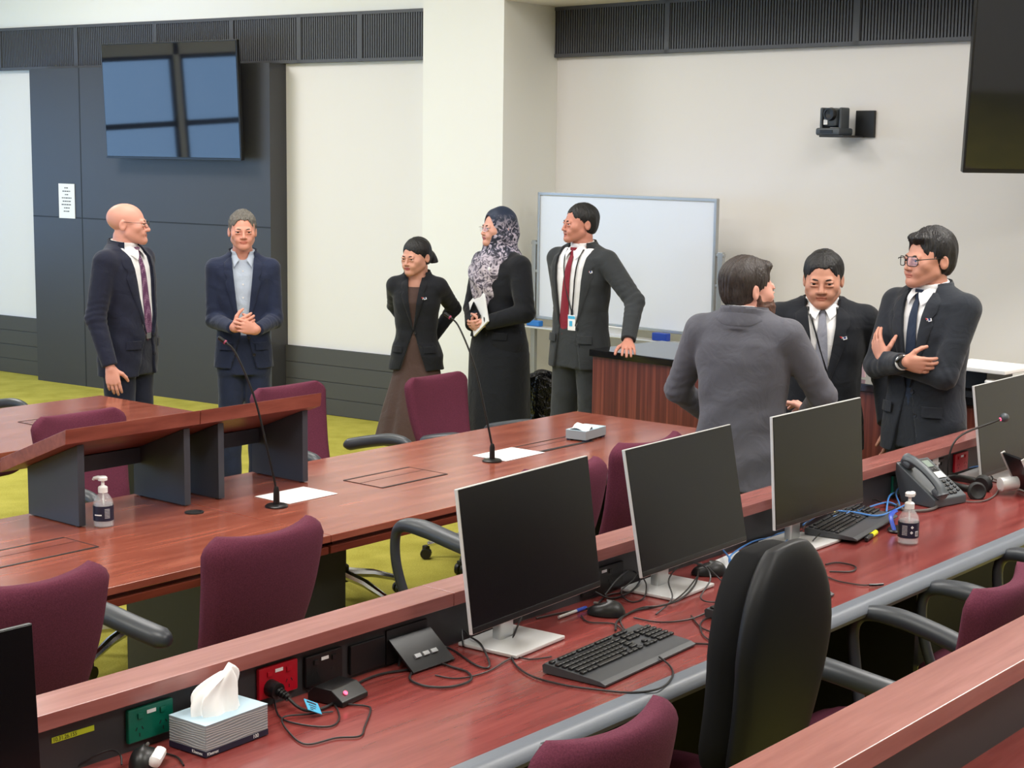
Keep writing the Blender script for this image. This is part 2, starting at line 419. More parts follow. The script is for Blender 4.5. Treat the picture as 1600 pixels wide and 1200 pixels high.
# wooden credenza along the right wall
cr = thing('credenza', 'long red wood credenza with black gloss top where red tie man leans', 'credenza')
cr.location = Vector((.447, 9.10, 0)); cr.rotation_euler = (0, 0, RR)
CL = 2.45
for k in range(3):
    MB().box((CL * (k + .5) / 3, .3, .475), (CL / 3 - .004, .6, .87), .002).build('cabinet', M['wood_bench'], cr)
MB().box((CL / 2, .32, .02), (CL - .06, .5, .04)).build('plinth', M['black'], cr)
MB().box((CL / 2 + .005, .295, .93), (CL + .03, .63, .04), .004).build('worktop', M['black_stone'], cr)
def on_cred(x, y, z=.95): return Vector((.447, 9.10, 0)) + TR * x + Vector((.703, .711, 0)) * y + Vector((0, 0, z))
o = tag(MB().box((0, 0, .03), (.34, .25, .06), .01).build('equipment_box', M['black']), 'low black box on credenza top next to the leaning hand', 'box'); o.location = on_cred(.62, .33); o.rotation_euler = (0, 0, RR)
o = tag(MB().box((0, 0, .03), (.34, .3, .02), .004).build('shelf_board', M['white']), 'white board lying at far right end of the credenza', 'board'); o.location = on_cred(2.27, .25, 1.03); o.rotation_euler = (0, 0, RR)
o = tag(MB().box((0, 0, .05), (.2, .25, .09), .004).build('amplifier', M['black']), 'black box under white board at right end of credenza', 'box'); o.location = on_cred(2.2, .32); o.rotation_euler = (0, 0, RR)
o = tag(MB().lathe([(0, 0), (.034, 0), (.036, .06), (.03, .066), (0, .066)], 20).build('paper_cup', M['white']), 'white cup beneath white board on right end of credenza', 'cup'); o.location = on_cred(2.36, .14)
o = tag(MB().box((0, 0, .06), (.1, .012, .11), .002, rot=(.25, 0, .1)).build('name_card', plain('pink_card', (214, 178, 186), .6)), 'pinkish card standing on credenza behind crossed-arms man', 'card'); o.location = on_cred(1.63, .12); o.rotation_euler = (0, 0, RR)
# waste bin with a black liner
bn = thing('waste_bin', 'waste bin in a crumpled black liner between headscarf woman and whiteboard', 'bin', (.235, 10.32, 0))
MB().lathe([(0, 0), (.13, 0), (.15, .5), (.145, .5), (.125, .02), (0, .02)], 24).build('bucket', M['black'], bn)
vs = []; prof = [(.165, .12), (.17, .3), (.165, .42), (.172, .5), (.176, .60), (.168, .635), (.150, .61), (.14, .4), (.10, .3)]
lb = MB(); NN = 48
for i, (r, z) in enumerate(prof):
    for k in range(NN):
        a = 2 * pi * k / NN; q = 1 + .035 * sin(7 * a + i * 1.3) + .03 * sin(13 * a - i) + .02 * random.uniform(-1, 1)
        vs.append((r * q * cos(a), r * q * sin(a), z + .012 * sin(5 * a + i)))
fs = [(i * NN + k, i * NN + (k + 1) % NN, (i + 1) * NN + (k + 1) % NN, (i + 1) * NN + k) for i in range(len(prof) - 1) for k in range(NN)]
lb.add(vs, fs); lb.build('liner', M['bag'], bn)
# ================================================================== FURNITURE
# ---- first row of workstations: worktop, grey nosing, upstand with a wooden ledge
def bench_row(label, z0, w_front, w_panel, w_l0, w_l1, u0, u1, seams, name='workstation_bench'):
    r = thing(name, label, 'bench', DW(0, 0, z0), ROW)
    um, L = (u0 + u1) / 2, u1 - u0
    MB().box((um, (w_front + w_panel) / 2, .735), (L, w_panel - w_front, .03)).build('worktop', M['wood_desk'], r)
    pr = [(w_front, .752), (w_front - .028, .752), (w_front - .042, .746), (w_front - .052, .734), (w_front - .054, .722), (w_front - .046, .708), (w_front, .704)]
    MB().prism(pr, u0, u1, 'x').build('edge_nosing', M['desk_grey'], r)
    MB().box((um, w_panel + .012, .785), (L, .024, .16)).build('upstand_panel', M['dark_panel'], r)
    MB().box((um, w_panel + .012, .36), (L, .024, .69)).build('modesty_panel', M['black_matte'], r)
    e = [u0] + seams + [u1]
    for a, b in zip(e, e[1:]):
        MB().box(((a + b) / 2, (w_l0 + w_l1) / 2, .882), (b - a - .0015, w_l1 - w_l0, .036), .0025).build('ledge', M['wood_ledge'], r)
    for x in [u0 + .03, u0 + 2.2, u0 + 4.4, u1 - .03]:
        MB().box((x, (w_front + w_panel) / 2 + .02, .36), (.03, w_panel - w_front - .06, .72)).build('support_panel', M['black_matte'], r)
    return r
bench_row('long red wood workstation bench holding the monitors, with raised dark upstand', 0, 2.217, 2.80, 2.772, 2.888, .4, 8.0, [3.12])
bench_row('nearest workstation bench, its wooden ledge crossing lower right corner', .28, .62, 1.10, 1.075, 1.19, .2, 6.0, [])
# ---- conference tables
T = .74
def hatch(parent, x0, x1, y0, y1, open_slot=False):
    b = MB(); xm, ym = (x0 + x1) / 2, (y0 + y1) / 2
    b.box((xm, ym, T + .0006), (x1 - x0, y1 - y0, .001), mi=0)
    for y, wd in ((y0, .022 if open_slot else .010), (y1, .010)): b.box((xm, y, T + .001), (x1 - x0, wd, .002), mi=1)
    for x in (x0, x1): b.box((x, ym, T + .001), (.003, y1 - y0, .002), mi=1)
    b.box((xm, ym + .02, T + .0011), (x1 - x0, .002, .0012), mi=1)
    b.build('cable_hatch', [M['wood_table'], M['groove']], parent)
def conf_table(label, segs, y0, y1, hatches, legs):
    r = thing('conference_table', label, 'table', DW(0, 0, 0), ROW)
    for a, b in segs:
        MB().box(((a + b) / 2, (y0 + y1) / 2, T - .0125), (b - a - .002, y1 - y0, .025), .003).build('tabletop', M['wood_table'], r)
        e = MB(); e.box(((a + b) / 2, (y0 + y1) / 2, T - .033), (b - a - .06, y1 - y0 - .05, .016)); e.box(((a + b) / 2, (y0 + y1) / 2, T - .054), (b - a - .01, y1 - y0 - .012, .026), .003)
        e.build('edge_rail', M['wood_edge'], r)
    for h in hatches: hatch(r, *h)
    for (a, b, c, d) in legs:
        MB().box(((a + b) / 2, (c + d) / 2, .34), (b - a, d - c, .675), .003).build('leg', M['dark_leg'], r)
    return r
nt2 = conf_table('long polished red wood conference table nearest the monitors, carrying two lecterns', [(.6, 3.82), (3.82, 6.53)], 3.955, 4.985,
    [(2.3, 3.19, 4.395, 4.585), (4.50, 4.875, 4.375, 4.585), (5.50, 5.90, 4.41, 4.56, True)],
    [(3.60, 3.64, 4.15, 4.8), (3.64, 4.13, 4.20, 4.24), (6.05, 6.09, 4.15, 4.8), (1.3, 1.34, 4.15, 4.8), (5.6, 6.05, 4.46, 4.5), (1.34, 1.8, 4.46, 4.5)])
o = tag(MB().lathe([(0, 0), (.034, 0), (.034, .004), (.028, .005), (.026, .001), (0, .001)], 24).build('cable_grommet', M['black_matte']), 'round black cable grommet set in table between lectern and microphone', 'grommet'); o.location = DW(3.73, 4.565, T)
conf_table('further wooden conference table at left, bald man at its corner', [(1.5, 5.20)], 6.065, 7.11,
    [(4.42, 4.81, 6.55, 6.69)], [(4.85, 4.89, 6.2, 6.95), (2.6, 2.64, 6.2, 6.95)])
# ---- table lecterns: dark sides, sloping wooden top
def lectern(label, u0, u1, la, lb):
    r = thing('table_lectern', label, 'lectern', DW(0, 0, T), ROW)
    hi, lo = 1.097 - T, .948 - T; y0, y1 = 4.622, 5.015; th = .052
    pr = [(y0, hi), (y1, lo), (y1 + .004, lo - th), (y0 + .004, hi - th)]
    MB().prism(pr, u0, u1, 'x', .002).build('sloping_top', M['wood_lectern'], r)
    def zt(y): return hi - th + (lo - hi) * (y - y0) / (y1 - y0)
    for x in (la, lb):
        MB().prism([(4.668, .004), (4.965, .004), (4.965, zt(4.965)), (4.668, zt(4.668))], x - .014, x + .014, 'x', .001).build('side_panel', M['dark_blue'], r)
        g = MB()
        for y in (4.69, 4.94): g.lathe([(0, 0), (.01, 0), (.01, .005), (0, .005)], 10, Matrix.Translation((x, y, 0)))
        g.build('glide', M['black'], r)
    z1 = zt(4.93); MB().box(((la + lb) / 2, 4.93, (z1 + .13) / 2), (lb - la - .03, .016, z1 - .13)).build('back_panel', M['dark_blue'], r)
lectern('left table lectern with dark sides, hand sanitiser beside it', 3.235, 3.812, 3.325, 3.785)
lectern('right table lectern with dark sides, maroon chair behind its end', 3.815, 4.415, 3.945, 4.37)
# ---- chairs
def chair_parts(r, sz, kind='maroon'):
    fab = M['maroon']
    # base: five splayed feet with castors, column
    for k in range(5):
        a = 2 * pi * k / 5 + .3; d = Vector((cos(a), sin(a), 0))
        leg = MB().tube([d * .03 + Vector((0, 0, .135)), d * .16 + Vector((0, 0, .115)), d * .29 + Vector((0, 0, .075))], [.024, .02, .014], 8, up=(0, 0, 1)).build('base_leg', M['chrome'], r)
        cm = MB()
        for s in (-1, 1): cm.lathe([(0, -.009), (.026, -.009), (.028, 0), (.026, .009), (0, .009)], 14, Matrix.Translation(d * .3 + Vector((-d.y, d.x, 0)) * (.015 * s) + Vector((0, 0, .028))) @ Matrix.Rotation(a, 4, 'Z') @ Matrix.Rotation(pi / 2, 4, 'X'))
        cm.box(d * .3 + Vector((0, 0, .055)), (.03, .03, .03), .006); cm.build('castor', M['black'], leg)
    MB().lathe([(0, .10), (.04, .10), (.038, .17), (.026, .18), (.026, sz - .09), (0, sz - .09)], 16).build('gas_column', M['black'], r)
    MB().box((0, -.02, sz - .085), (.22, .3, .04), .01).build('mechanism', M['black'], r)
    # seat cushion
    N = 14; top = []; bot = []
    for i in range(N + 1):
        s = -1 + 2 * i / N; ra = []; rb = []
        for j in range(N + 1):
            t = -1 + 2 * j / N
            k = max(abs(s), abs(t)); l = math.hypot(s, t) or 1; q = k / l; f = 1 - .16 * (1 - q) * (abs(s) * abs(t)) ** 1.2 * 4.2
            x, y = s * .25 * f, .02 + t * .235 * f
            e = (1 - abs(s) ** 8) * (1 - abs(t) ** 8)
            ra.append((x, y, sz - .035 + .038 * e ** .5 - .012 * max(0, t) ** 3 + .008 * s * s)); rb.append((x, y, sz - .045 - .02 * e ** .5))
        top.append(ra); bot.append(rb)
    MB().grid(top, thick=bot).build('seat', fab, r, sharp=75)
    # backrest
    def backrest(hwp, zb, zt, y0, lean, th, saddle, round_top, off=0, ins=0, NS=18, NT=20, curve=.045, rp=.22, rq=2.2):
        F = []; B = []
        for i in range(NS + 1):
            s = -1 + 2 * i / NS; s = math.copysign(abs(s) ** .8, s); fa = []; fb = []
            for j in range(NT + 1):
                t = j / NT; t = .5 - .5 * cos(pi * t)
                hw = float(np.interp(t, *hwp)) - ins
                if t > 1 - round_top: hw *= (1 - rp * ((t - 1 + round_top) / round_top) ** rq)
                if t < .08: hw *= 1 - .12 * ((.08 - t) / .08) ** 2
                z = zb + (zt - zb) * t - saddle * (1 - s * s) * t ** 3 + .0 * s
                y = y0 - lean * t + curve * s * s * (.4 + t * .6) - .03 * sin(pi * t * .9) + off
                e = .22 + .78 * max(0, 1 - abs(s) ** 8) ** .5 * max(0, 1 - abs(2 * t - 1) ** 10) ** .5
                fa.append((s * hw, y + th * e + .003, z)); fb.append((s * hw, y - th * e - .003, z))
            F.append(fa); B.append(fb)
        return MB().grid(F, thick=B)
    if kind == 'maroon':
        backrest(([0, .22, .6, .9, 1], [.205, .182, .212, .226, .222]), sz + .02, sz + .515, -.235, .14, .032, .012, .10).build('backrest', fab, r, sharp=80)
        MB().box((0, -.2, sz - .04), (.08, .16, .02), .006, rot=(-.35, 0, 0)).build('back_bracket', M['black'], r)
        for sx in (-1, 1):
            pts = smooth_path([(sx * .19, .10, sz - .07), (sx * .255, .13, sz - .03), (sx * .285, .165, sz + .10), (sx * .287, .175, sz + .21), (sx * .285, .14, sz + .262), (sx * .28, .04, sz + .268), (sx * .265, -.10, sz + .243), (sx * .238, -.215, sz + .215)], 6)
            n = len(pts); rr = [.017 + .012 * min(1, max(0, (i / n - .45) * 4)) for i in range(n)]; rr[-1] = .012; rr[-2] = .022
            MB().tube(pts, rr, 12, up=(sx, 0, 0), flat=1.15).build('armrest', M['arm'], r, sharp=60)
    else:
        backrest(([0, .15, .6, 1], [.125, .16, .195, .17]), sz + .10, sz + .655, -.19, .05, .048, -.012, .42, curve=.012, rp=.55, rq=3).build('backrest', M['chair_dark'], r, sharp=80)
        backrest(([0, .15, .6, 1], [.135, .17, .205, .18]), sz + .08, sz + .668, -.252, .05, .022, -.012, .42, curve=.012, rp=.55, rq=3).build('back_shell', M['arm'] if False else M['shell'], r, sharp=80)
        MB().box((0, -.16, sz - .03), (.09, .22, .03), .008, rot=(-.2, 0, 0)).build('back_bracket', M['black'], r)
M['shell'] = plain('dark_shell', (27, 28, 32), .5, spec=.3)
M['seat_b'] = M['chair_dark']
def new_chair(label, sz, kind='maroon', group=None):
    r = thing('office_chair', label, 'chair', group=group); chair_parts(r, sz, kind); return r
def put(c, u, w, back_w=True, turn=0, face=1, z=0):
    # u,w: where the top of the backrest is; chairs face away from us (face=1) or towards us (face=-1)
    rot = ROW + turn + (0 if face == 1 else pi)
    f = DW(0, 1) * face
    f = Matrix.Rotation(turn, 3, 'Z') @ f
    c.location = DW(u, w, z) + f * .34; c.rotation_euler = (0, 0, rot)
hiC = new_chair('maroon office chair pushed to near table, in front of the hand sanitiser table edge, arms raised', .49)
hiC['label'] = 'maroon chair seen from behind with left arm showing, below near microphone'
put(hiC, 3.0, 3.37, turn=RAD(3))
def more(src, label, *a, **k):
    c = dup(src, label, (0, 0, 0), 0); put(c, *a, **k); return c
more(hiC, 'maroon chair at lower left edge of photo, behind black monitor', 2.27, 3.40, turn=RAD(0))
more(hiC, 'maroon chair with only its arm and seat showing left of nearest large monitor', 4.30, 3.34, turn=RAD(-4))
more(hiC, 'maroon chair back visible in gap between two large monitors', 4.92, 3.42, turn=RAD(0))
loC = new_chair('maroon chair at far side of table behind right table lectern', .45)
put(loC, 5.10, 5.56, face=-1)
more(loC, 'maroon chair at far side of table behind left table lectern', 3.97, 5.58, face=-1)
gC = new_chair('maroon chair at far side of table, in front of woman in headscarf', .395); put(gC, 6.12, 5.57, face=-1)
more(loC, 'chair at left photo edge with only black armrest above the further table', 4.52, 7.70, face=-1, turn=RAD(0))
more(loC, 'maroon chair in lower right corner, its curved back above the nearest ledge', 4.03, 1.68, turn=RAD(5))
more(loC, 'chair at right photo edge, black armrest under desk nosing', 4.96, 1.68)
more(loC, 'maroon chair cut by bottom edge of photo, left of black chair', 2.47, 1.80)
kC = new_chair('black chair with tall rounded shell back, right of nearest keyboard', .47, 'black')
put(kC, 3.31, 1.86, turn=RAD(0))
# ================================================================== THINGS ON THE DESK
D = .752
def place(o, u, w, z=D, turn=0): o.location = DW(u, w, z); o.rotation_euler = (0, 0, ROW + turn); return o
# ---- monitors
def monitor(label, u, w, turn, tilt, case, W=.585, Hh=.365, zc=.285, dy=-.07):
    r = place(thing('monitor', label, 'monitor'), u, w, D, turn)
    MB().box((0, 0, .005), (.225, .19, .01), .003).build('base', M['silver_light'], r)
    b = MB(); b.box((0, .03, .15), (.062, .03, .29), .008); b.build('neck', M['silver'], r)
    p = MB().box((0, 0, 0), (W, .011, Hh), .002).build('casing', case, r)
    p.location = (0, dy + .012, zc); p.rotation_euler = (-tilt, 0, 0)
    MB().box((0, .02, 0), (.2, .045, .16), .012).build('rear_housing', case, p)
    MB().box((0, -.0055, 0), (W - .004, .004, Hh - .004), .001).build('screen', M['screen'], p)
    MB().box((0, -.0068, -Hh / 2 + .010), (W - .004, .003, .014), .001).build('lower_bezel', M['bezel'], p)
    return r
monitor('black screened monitor at centre, nearest of the three silver stand monitors', 3.26, 2.69, RAD(4), RAD(8), M['silver_light'])
monitor('silver stand monitor before the grey suited man, second from centre left', 3.99, 2.69, RAD(2), RAD(11), M['silver_light'])
monitor('silver stand monitor in front of the dark suited man, keyboard on its base', 4.77, 2.69, RAD(0), RAD(4), M['silver_light'])
monitor('monitor cut by right photo edge, behind the gooseneck microphone', 6.33, 2.70, RAD(0), RAD(8), M['silver_light'], zc=.222)
monitor('black monitor cut by lower left corner of photo', 1.47, 2.70, RAD(-1), RAD(3), M['bezel'], zc=.215, Hh=.35)
# ---- keyboards
def keyboard(label, u, w, turn, z=D, tiltx=0):
    r = place(thing('keyboard', label, 'keyboard'), u, w, z, turn); r.rotation_euler[0] = tiltx
    pr = [(-.10, .001), (.085, .001), (.088, .020), (.082, .026), (-.045, .016), (-.085, .012), (-.10, .006)]
    MB().prism(pr, -.22, .22, 'x', .001).build('body', M['kb'], r)
    k = MB(); sl = (.026 - .016) / .127
    def key(x, y, wd, dp=.0155): k.box((x, y, .0195 + (y + .045) * sl), (wd - .0028, dp - .0025, .007), .0015, seg=1)
    rows = [(.066, [(-.205 + i * .0188 * 1.12, .0188) for i in range(15)])]
    ys = [.046, .028, .010, -.008, -.026]
    key(-.205, .068, .018)
    for i in range(12): key(-.168 + i * .0185 + (i // 4) * .010, .068, .0185, .013)
    for ri, y in enumerate(ys[:4]):
        x0 = -.213 + (.0, .009, .013, .02)[ri]; n = (13, 12, 11, 10)[ri]
        key(x0 - .0 + .004, y, .018 + (.0, .012, .016, .026)[ri])
        for i in range(n): key(x0 + .0205 + (.0, .006, .009, .014)[ri] + i * .0187, y, .0187)
        key(.057 - (.0, .0, .0, .004)[ri], y, .03 if ri else .026)
    for x, wd in ((-.204, .022), (-.180, .022), (-.157, .022), (-.087, .11), (-.016, .022), (.008, .022), (.032, .022), (.058, .022)): key(x, ys[4], wd)
    for i in range(3):
        for y in (.068, .046, .028): key(.092 + i * .0187, y, .0187)
        key(.092 + i * .0187, ys[4], .0187)
    key(.1107, ys[3], .0187)
    for i in range(4):
        for y in ys: key(.158 + i * .0187, y, .0187)
    ko = k.build('keycaps', M['keycap'], r)
    return r
M['kb'] = plain('keyboard_plastic', (58, 60, 64), .4); M['keycap'] = plain('keycap', (24, 24, 26), .4)
keyboard('black keyboard with grey wrist edge in front of nearest large monitor', 3.337, 2.395, RAD(3.5))
keyboard('keyboard almost hidden behind the black chair back', 4.03, 2.365, RAD(3))
keyboard('black keyboard lying across third monitor base, highlighter beside it', 5.075, 2.665, RAD(9), D + .011)
# ---- mice
def mouse(label, u, w, turn, two=False):
    r = place(thing('computer_mouse', label, 'mouse'), u, w, D, turn)
    n = 16; P = []
    vs = []; m = 8
    b = MB(); pts = []
    for i in range(m + 1):
        el = (pi / 2) * i / m
        pts.append([( .032 * cos(2 * pi * k / n) * cos(el) ** .7, .056 * sin(2 * pi * k / n) * cos(el) ** .7, .001 + .036 * sin(el) * (1 - .22 * sin(2 * pi * k / n))) for k in range(n + 1)])
    b.grid(pts, 0); b.build('shell', M['keycap'], r, sharp=70)
    MB().box((0, .03, .031), (.007, .016, .008), .003).build('scroll_wheel', M['cable_grey'], r)
    if two: MB().box((.03, -.012, .02), (.026, .07, .028), .01, rot=(0, .35, 0)).build('pale_side', M['white'], r)
    return r
mouse('black mouse right of nearest large monitor beside blue pen', 3.64, 2.66, RAD(25))
mouse('dark mouse on white paper behind second monitor', 4.215, 2.69, RAD(40))
mouse('black mouse with white side at bottom left beside tissue box', 2.075, 2.715, RAD(-50), True)
# ---- power outlets on the upstand
def outlet(label, u, z, col, W=.122, Hh=.076, holes=True, w=2.799):
    r = thing('power_outlet', label, 'outlet', DW(u, w, z), ROW)
    MB().box((0, -.005, 0), (W, .012, Hh), .004).build('plate', col, r)
    if holes:
        for s in (-1, 1):
            MB().box((s * .03, -.012, .02), (.014, .006, .013), .002).build('switch', col, r)
            g = MB()
            for dx, a in ((-.008, .5), (.008, -.5)): g.box((s * .032 + dx, -.0112, -.008), (.002, .001, .008), rot=(0, a, 0))
            g.box((s * .032, -.0112, -.022), (.002, .001, .008)); g.build('socket_slots', M['groove'], r)
        MB().box((0, -.0118, .024), (.024, .001, .008)).build('label_strip', M['paper'], r)
    return r
outlet('green double power outlet behind the tissue box', 2.151, .808, M['green'])
outlet('red double power outlet with black plug in it', 2.522, .81, M['red'])
outlet('black double power outlet right of the red one', 2.67, .804, M['black'])
outlet('blank black wall plate right of black power outlet', 2.82, .798, M['black'], holes=False)
outlet('green outlet on upstand half hidden behind desk phone', 5.70, .80, M['green'])
outlet('red outlet on upstand beside monitor at right photo edge', 6.24, .81, M['red'])
outlet('black data outlet behind the gooseneck microphone', 6.02, .81, M['black'])
outlet('black data outlet strip low on upstand between first two monitors', 3.80, .80, M['black'], W=.2)
# label tape with its number
lt = thing('label_tape', 'yellow label tape reading 10.31.26.155 on dark upstand', 'label', DW(1.957, 2.7985, .829), ROW)
MB().box((0, 0, 0), (.105, .0012, .012)).build('tape', M['yellow'], lt)
text('printed_number', '10.31.26.155', .0125, M['black_matte'], lt, (-.050, -.0008, 0), (pi / 2, 0, 0), sx=.92)
# open flap module
fm = thing('flip_up_module', 'open black flip up cable module on upstand, left of nearest monitor', 'module', DW(2.965, 2.798, .80), ROW)
MB().box((0, -.002, 0), (.15, .006, .088), .001).build('recess', M['groove'], fm)
fl_ = MB().box((0, -.055, -.012), (.155, .11, .006), .001, rot=(RAD(38), 0, 0)).build('flap', M['bezel'], fm)
b = MB()
for x in (-.03, .0, .03): b.box((x, -.07, -.017), (.022, .012, .006), .001, rot=(RAD(38), 0, 0))
b.build('ports', M['alu'], fl_)
# black puck with a red light
pk = place(thing('microphone_unit', 'small black wedge unit with red light beside red outlet', 'microphone unit'), 2.64, 2.715, D, RAD(8))
MB().prism([(-.055, 0), (.05, 0), (.05, .018), (.03, .036), (-.02, .036), (-.055, .012)], -.05, .05, 'x', .003).build('body', M['bezel'], pk)
MB().lathe([(0, 0), (.006, 0), (.005, .003), (0, .004)], 12, Matrix.Translation((-.02, -.04, .025)) @ Matrix.Rotation(RAD(35), 4, 'X')).build('indicator', M['led'], pk)
# ---- tissue boxes
def tissue_pop(s=1, tall=1):
    V = []; n = 40; m = 12
    for j in range(m + 1):
        t = j / m
        for k in range(n):
            a = 2 * pi * k / n; f = 1 + (.10 + .16 * t) * sin(5 * a + 2 * t) + .08 * sin(9 * a - 3 * t)
            rx = .054 * (1 + .10 * t) * (1 - .80 * t ** 3.2); ry = .030 * (1 - .72 * t ** 1.8)
            V.append((s * (rx * f * cos(a) + .022 * t * t), s * (ry * f * sin(a) + .006 * sin(4 * t)), tall * s * (.086 * t ** .85 * (1 + .10 * cos(a) + .06 * sin(3 * a))) - .004))
    b = MB(); b.add(V, [(j * n + k, j * n + (k + 1) % n, (j + 1) * n + (k + 1) % n, (j + 1) * n + k) for j in range(m) for k in range(n)] + [tuple(m * n + k for k in range(n))])
    return b
    for i in range(0):
        a = -1 + 2 * i / n; ra = []; rb = []
        for j in range(m + 1):
            t = j / m
            x = s * (.055 * a * (.75 + .5 * t)); y = s * (.016 * sin(a * 6 + 2 * t) * (.5 + t) + .022 * t * sin(3 * a + 1) + .012 * sin(9 * a + t * 4))
            z = tall * s * (.08 * t * (1 - .35 * a * a * (1 - .4 * a)) + .012 * t * sin(4 * a + .6))
            ra.append((x, y + .0012, z - .004)); rb.append((x, y - .0012, z - .004))
        P.append(ra); Q.append(rb)
    return MB().grid(P, thick=Q)
tb = place(thing('tissue_box', 'large patterned tissue box with tissue pulled out, beside green outlet', 'tissue box'), 2.27, 2.705, D, RAD(3))
bx = MB(); bx.box((0, 0, .0415), (.185, .115, .057), .001); bx.build('side_walls', M['box_grey'], tb)
MB().box((0, 0, .0705), (.186, .116, .002), .0008).build('top_panel', M['box_blue'], tb)
MB().box((0, 0, .007), (.1865, .1165, .0135), .0008).build('dark_base_band', M['label_navy'], tb)
st = MB()
for k in range(9):
    z = .0175 + k * .0058
    for side in (0, 1):
        pts = []
        for i in range(13):
            q = -.5 + i / 12
            zz = z + .0012 * sin(q * 9 + k)
            pts.append((q * .183, -.0577, zz) if side == 0 else (-.0927, q * .113, zz))
        st.tube(pts, .0007, 4)
st.build('wave_pattern', M['silver_light'], tb)
text('count_print', '100', .012, M['paper'], tb, (.045, -.0587, .0075), (pi / 2, 0, 0))
text('brand_print', 'Kleenex', .010, M['paper'], tb, (-.09, -.0587, .007), (pi / 2, 0, 0))
text('brand_print', 'Kleenex', .010, M['paper'], tb, (-.0937, -.015, .007), (pi / 2, 0, -pi / 2))
t_ = tissue_pop(1.12, .95).build('tissue_sheet', M['tissue'], tb, sharp=80); t_.location = (-.005, .0, .07)
tb2 = place(thing('tissue_box', 'small grey tissue box lying on far end of conference table', 'tissue box'), 5.93, 4.47, T + .001, RAD(8))
MB().box((0, 0, .028), (.19, .105, .04), .001).build('side_walls', M['box_grey'], tb2)
MB().box((0, 0, .0485), (.191, .106, .002), .0008).build('top_panel', M['box_blue'], tb2)
for x in (-.075, .075):
    for y in (-.04, .04): MB().box((x, y, .004), (.03, .02, .008), .001).build('foot', M['label_navy'], tb2)
P = []; Q = []
for i in range(15):
    a = -1 + 2 * i / 14; ra = []; rb = []
    for j in range(9):
        t = -1 + 2 * j / 8; z = .052 + .018 * math.exp(-((a + .3) * 2) ** 2) + .006 * sin(5 * a + 3 * t) - (.02 * max(0, abs(t) - .75) * 2)
        ra.append((-.02 + .07 * a, t * .045 + .01 * sin(3 * a), z + .001)); rb.append((-.02 + .07 * a, t * .045 + .01 * sin(3 * a), z - .001))
    P.append(ra); Q.append(rb)
MB().grid(P, thick=Q).build('tissue_sheet', M['tissue'], tb2, sharp=80)
# ---- hand sanitiser bottles
def sanitiser(label, u, w, z, turn, marks, pa=0):
    r = place(thing('sanitiser_bottle', label, 'bottle'), u, w, z, turn)
    MB().lathe([(0, 0), (.031, 0), (.034, .003), (.0345, .045), (.034, .082), (.030, .095), (.020, .110), (.0145, .116), (.0145, .122), (0, .122)], 28).build('bottle_body', M['clear'], r)
    MB().lathe([(0, .003), (.031, .004), (.0315, .045), (.031, .080), (0, .080)], 24).build('gel', M['gel'], r)
    lb_ = MB(); P = []; Q = []
    for i in range(25):
        a = -pi * .86 + pi * 1.72 * i / 24 - pi / 2
        P.append([(.0352 * cos(a), .0352 * sin(a), z_) for z_ in (.022, .074)]); Q.append([(.0346 * cos(a), .0346 * sin(a), z_) for z_ in (.022, .074)])
    lab = lb_.grid(P, thick=Q).build('label', M['label_navy'], r)
    mk = MB()
    def patch(a0, z0, wd, hh, diamond=False):
        a0 -= pi / 2; c = (.0358 * cos(a0), .0358 * sin(a0), z0)
        mk.box(c, (.0006, wd, hh), rot=Matrix.Rotation(a0, 3, 'Z') @ (Matrix.Rotation(pi / 4, 3, 'X') if diamond else Matrix.Identity(3)))
    if marks:
        patch(.35, .060, .0075, .0075, True); patch(.30, .042, .0075, .0075, True); patch(.85, .038, .012, .017)
    else:
        patch(-.6, .044, .022, .004); patch(-.35, .044, .012, .004)
    for k in range(7): patch(-.35 if marks else .35, .034 + k * .005, .018, .0012)
    mk.build('label_print', M['paper'], lab)
    if marks:
        q = MB()
        for a0, z0 in ((.35, .06), (.30, .042)):
            a0 -= pi / 2; q.box((.0364 * cos(a0), .0364 * sin(a0), z0), (.0004, .0014, .004), rot=Matrix.Rotation(a0, 3, 'Z'))
        for k in range(6):
            a0 = .85 - pi / 2 + (k - 2.5) * .05; q.box((.0363 * cos(a0), .0363 * sin(a0), .038), (.0004, .0009, .014), rot=Matrix.Rotation(a0, 3, 'Z'))
        q.build('label_marks', M['ink'], lab)
    pm = MB(); pm.lathe([(0, .118), (.0165, .118), (.0165, .136), (.012, .140), (.006, .142), (.0055, .158), (.016, .160), (.0165, .170), (.012, .174), (0, .174)], 20)
    pm.tube([(0, 0, .166), (-.018, -.01, .167), (-.032, -.018, .164), (-.036, -.02, .158)], [.008, .0075, .006, .005], 10)
    pm.build('pump', M['white'], r, rot=RAD(pa) + pi * (1 if marks else 0))
    MB().tube([(0, 0, .12), (.002, .001, .06), (.008, .002, .012)], .003, 6).build('dip_tube', M['white'], r)
sanitiser('clear pump sanitiser bottle with hazard diamonds, right of black keyboard', 5.02, 2.42, D, RAD(-64), True, 40)
sanitiser('clear pump sanitiser bottle on conference table beside left lectern', 3.385, 4.63, T + .001, RAD(-35), False, -70)
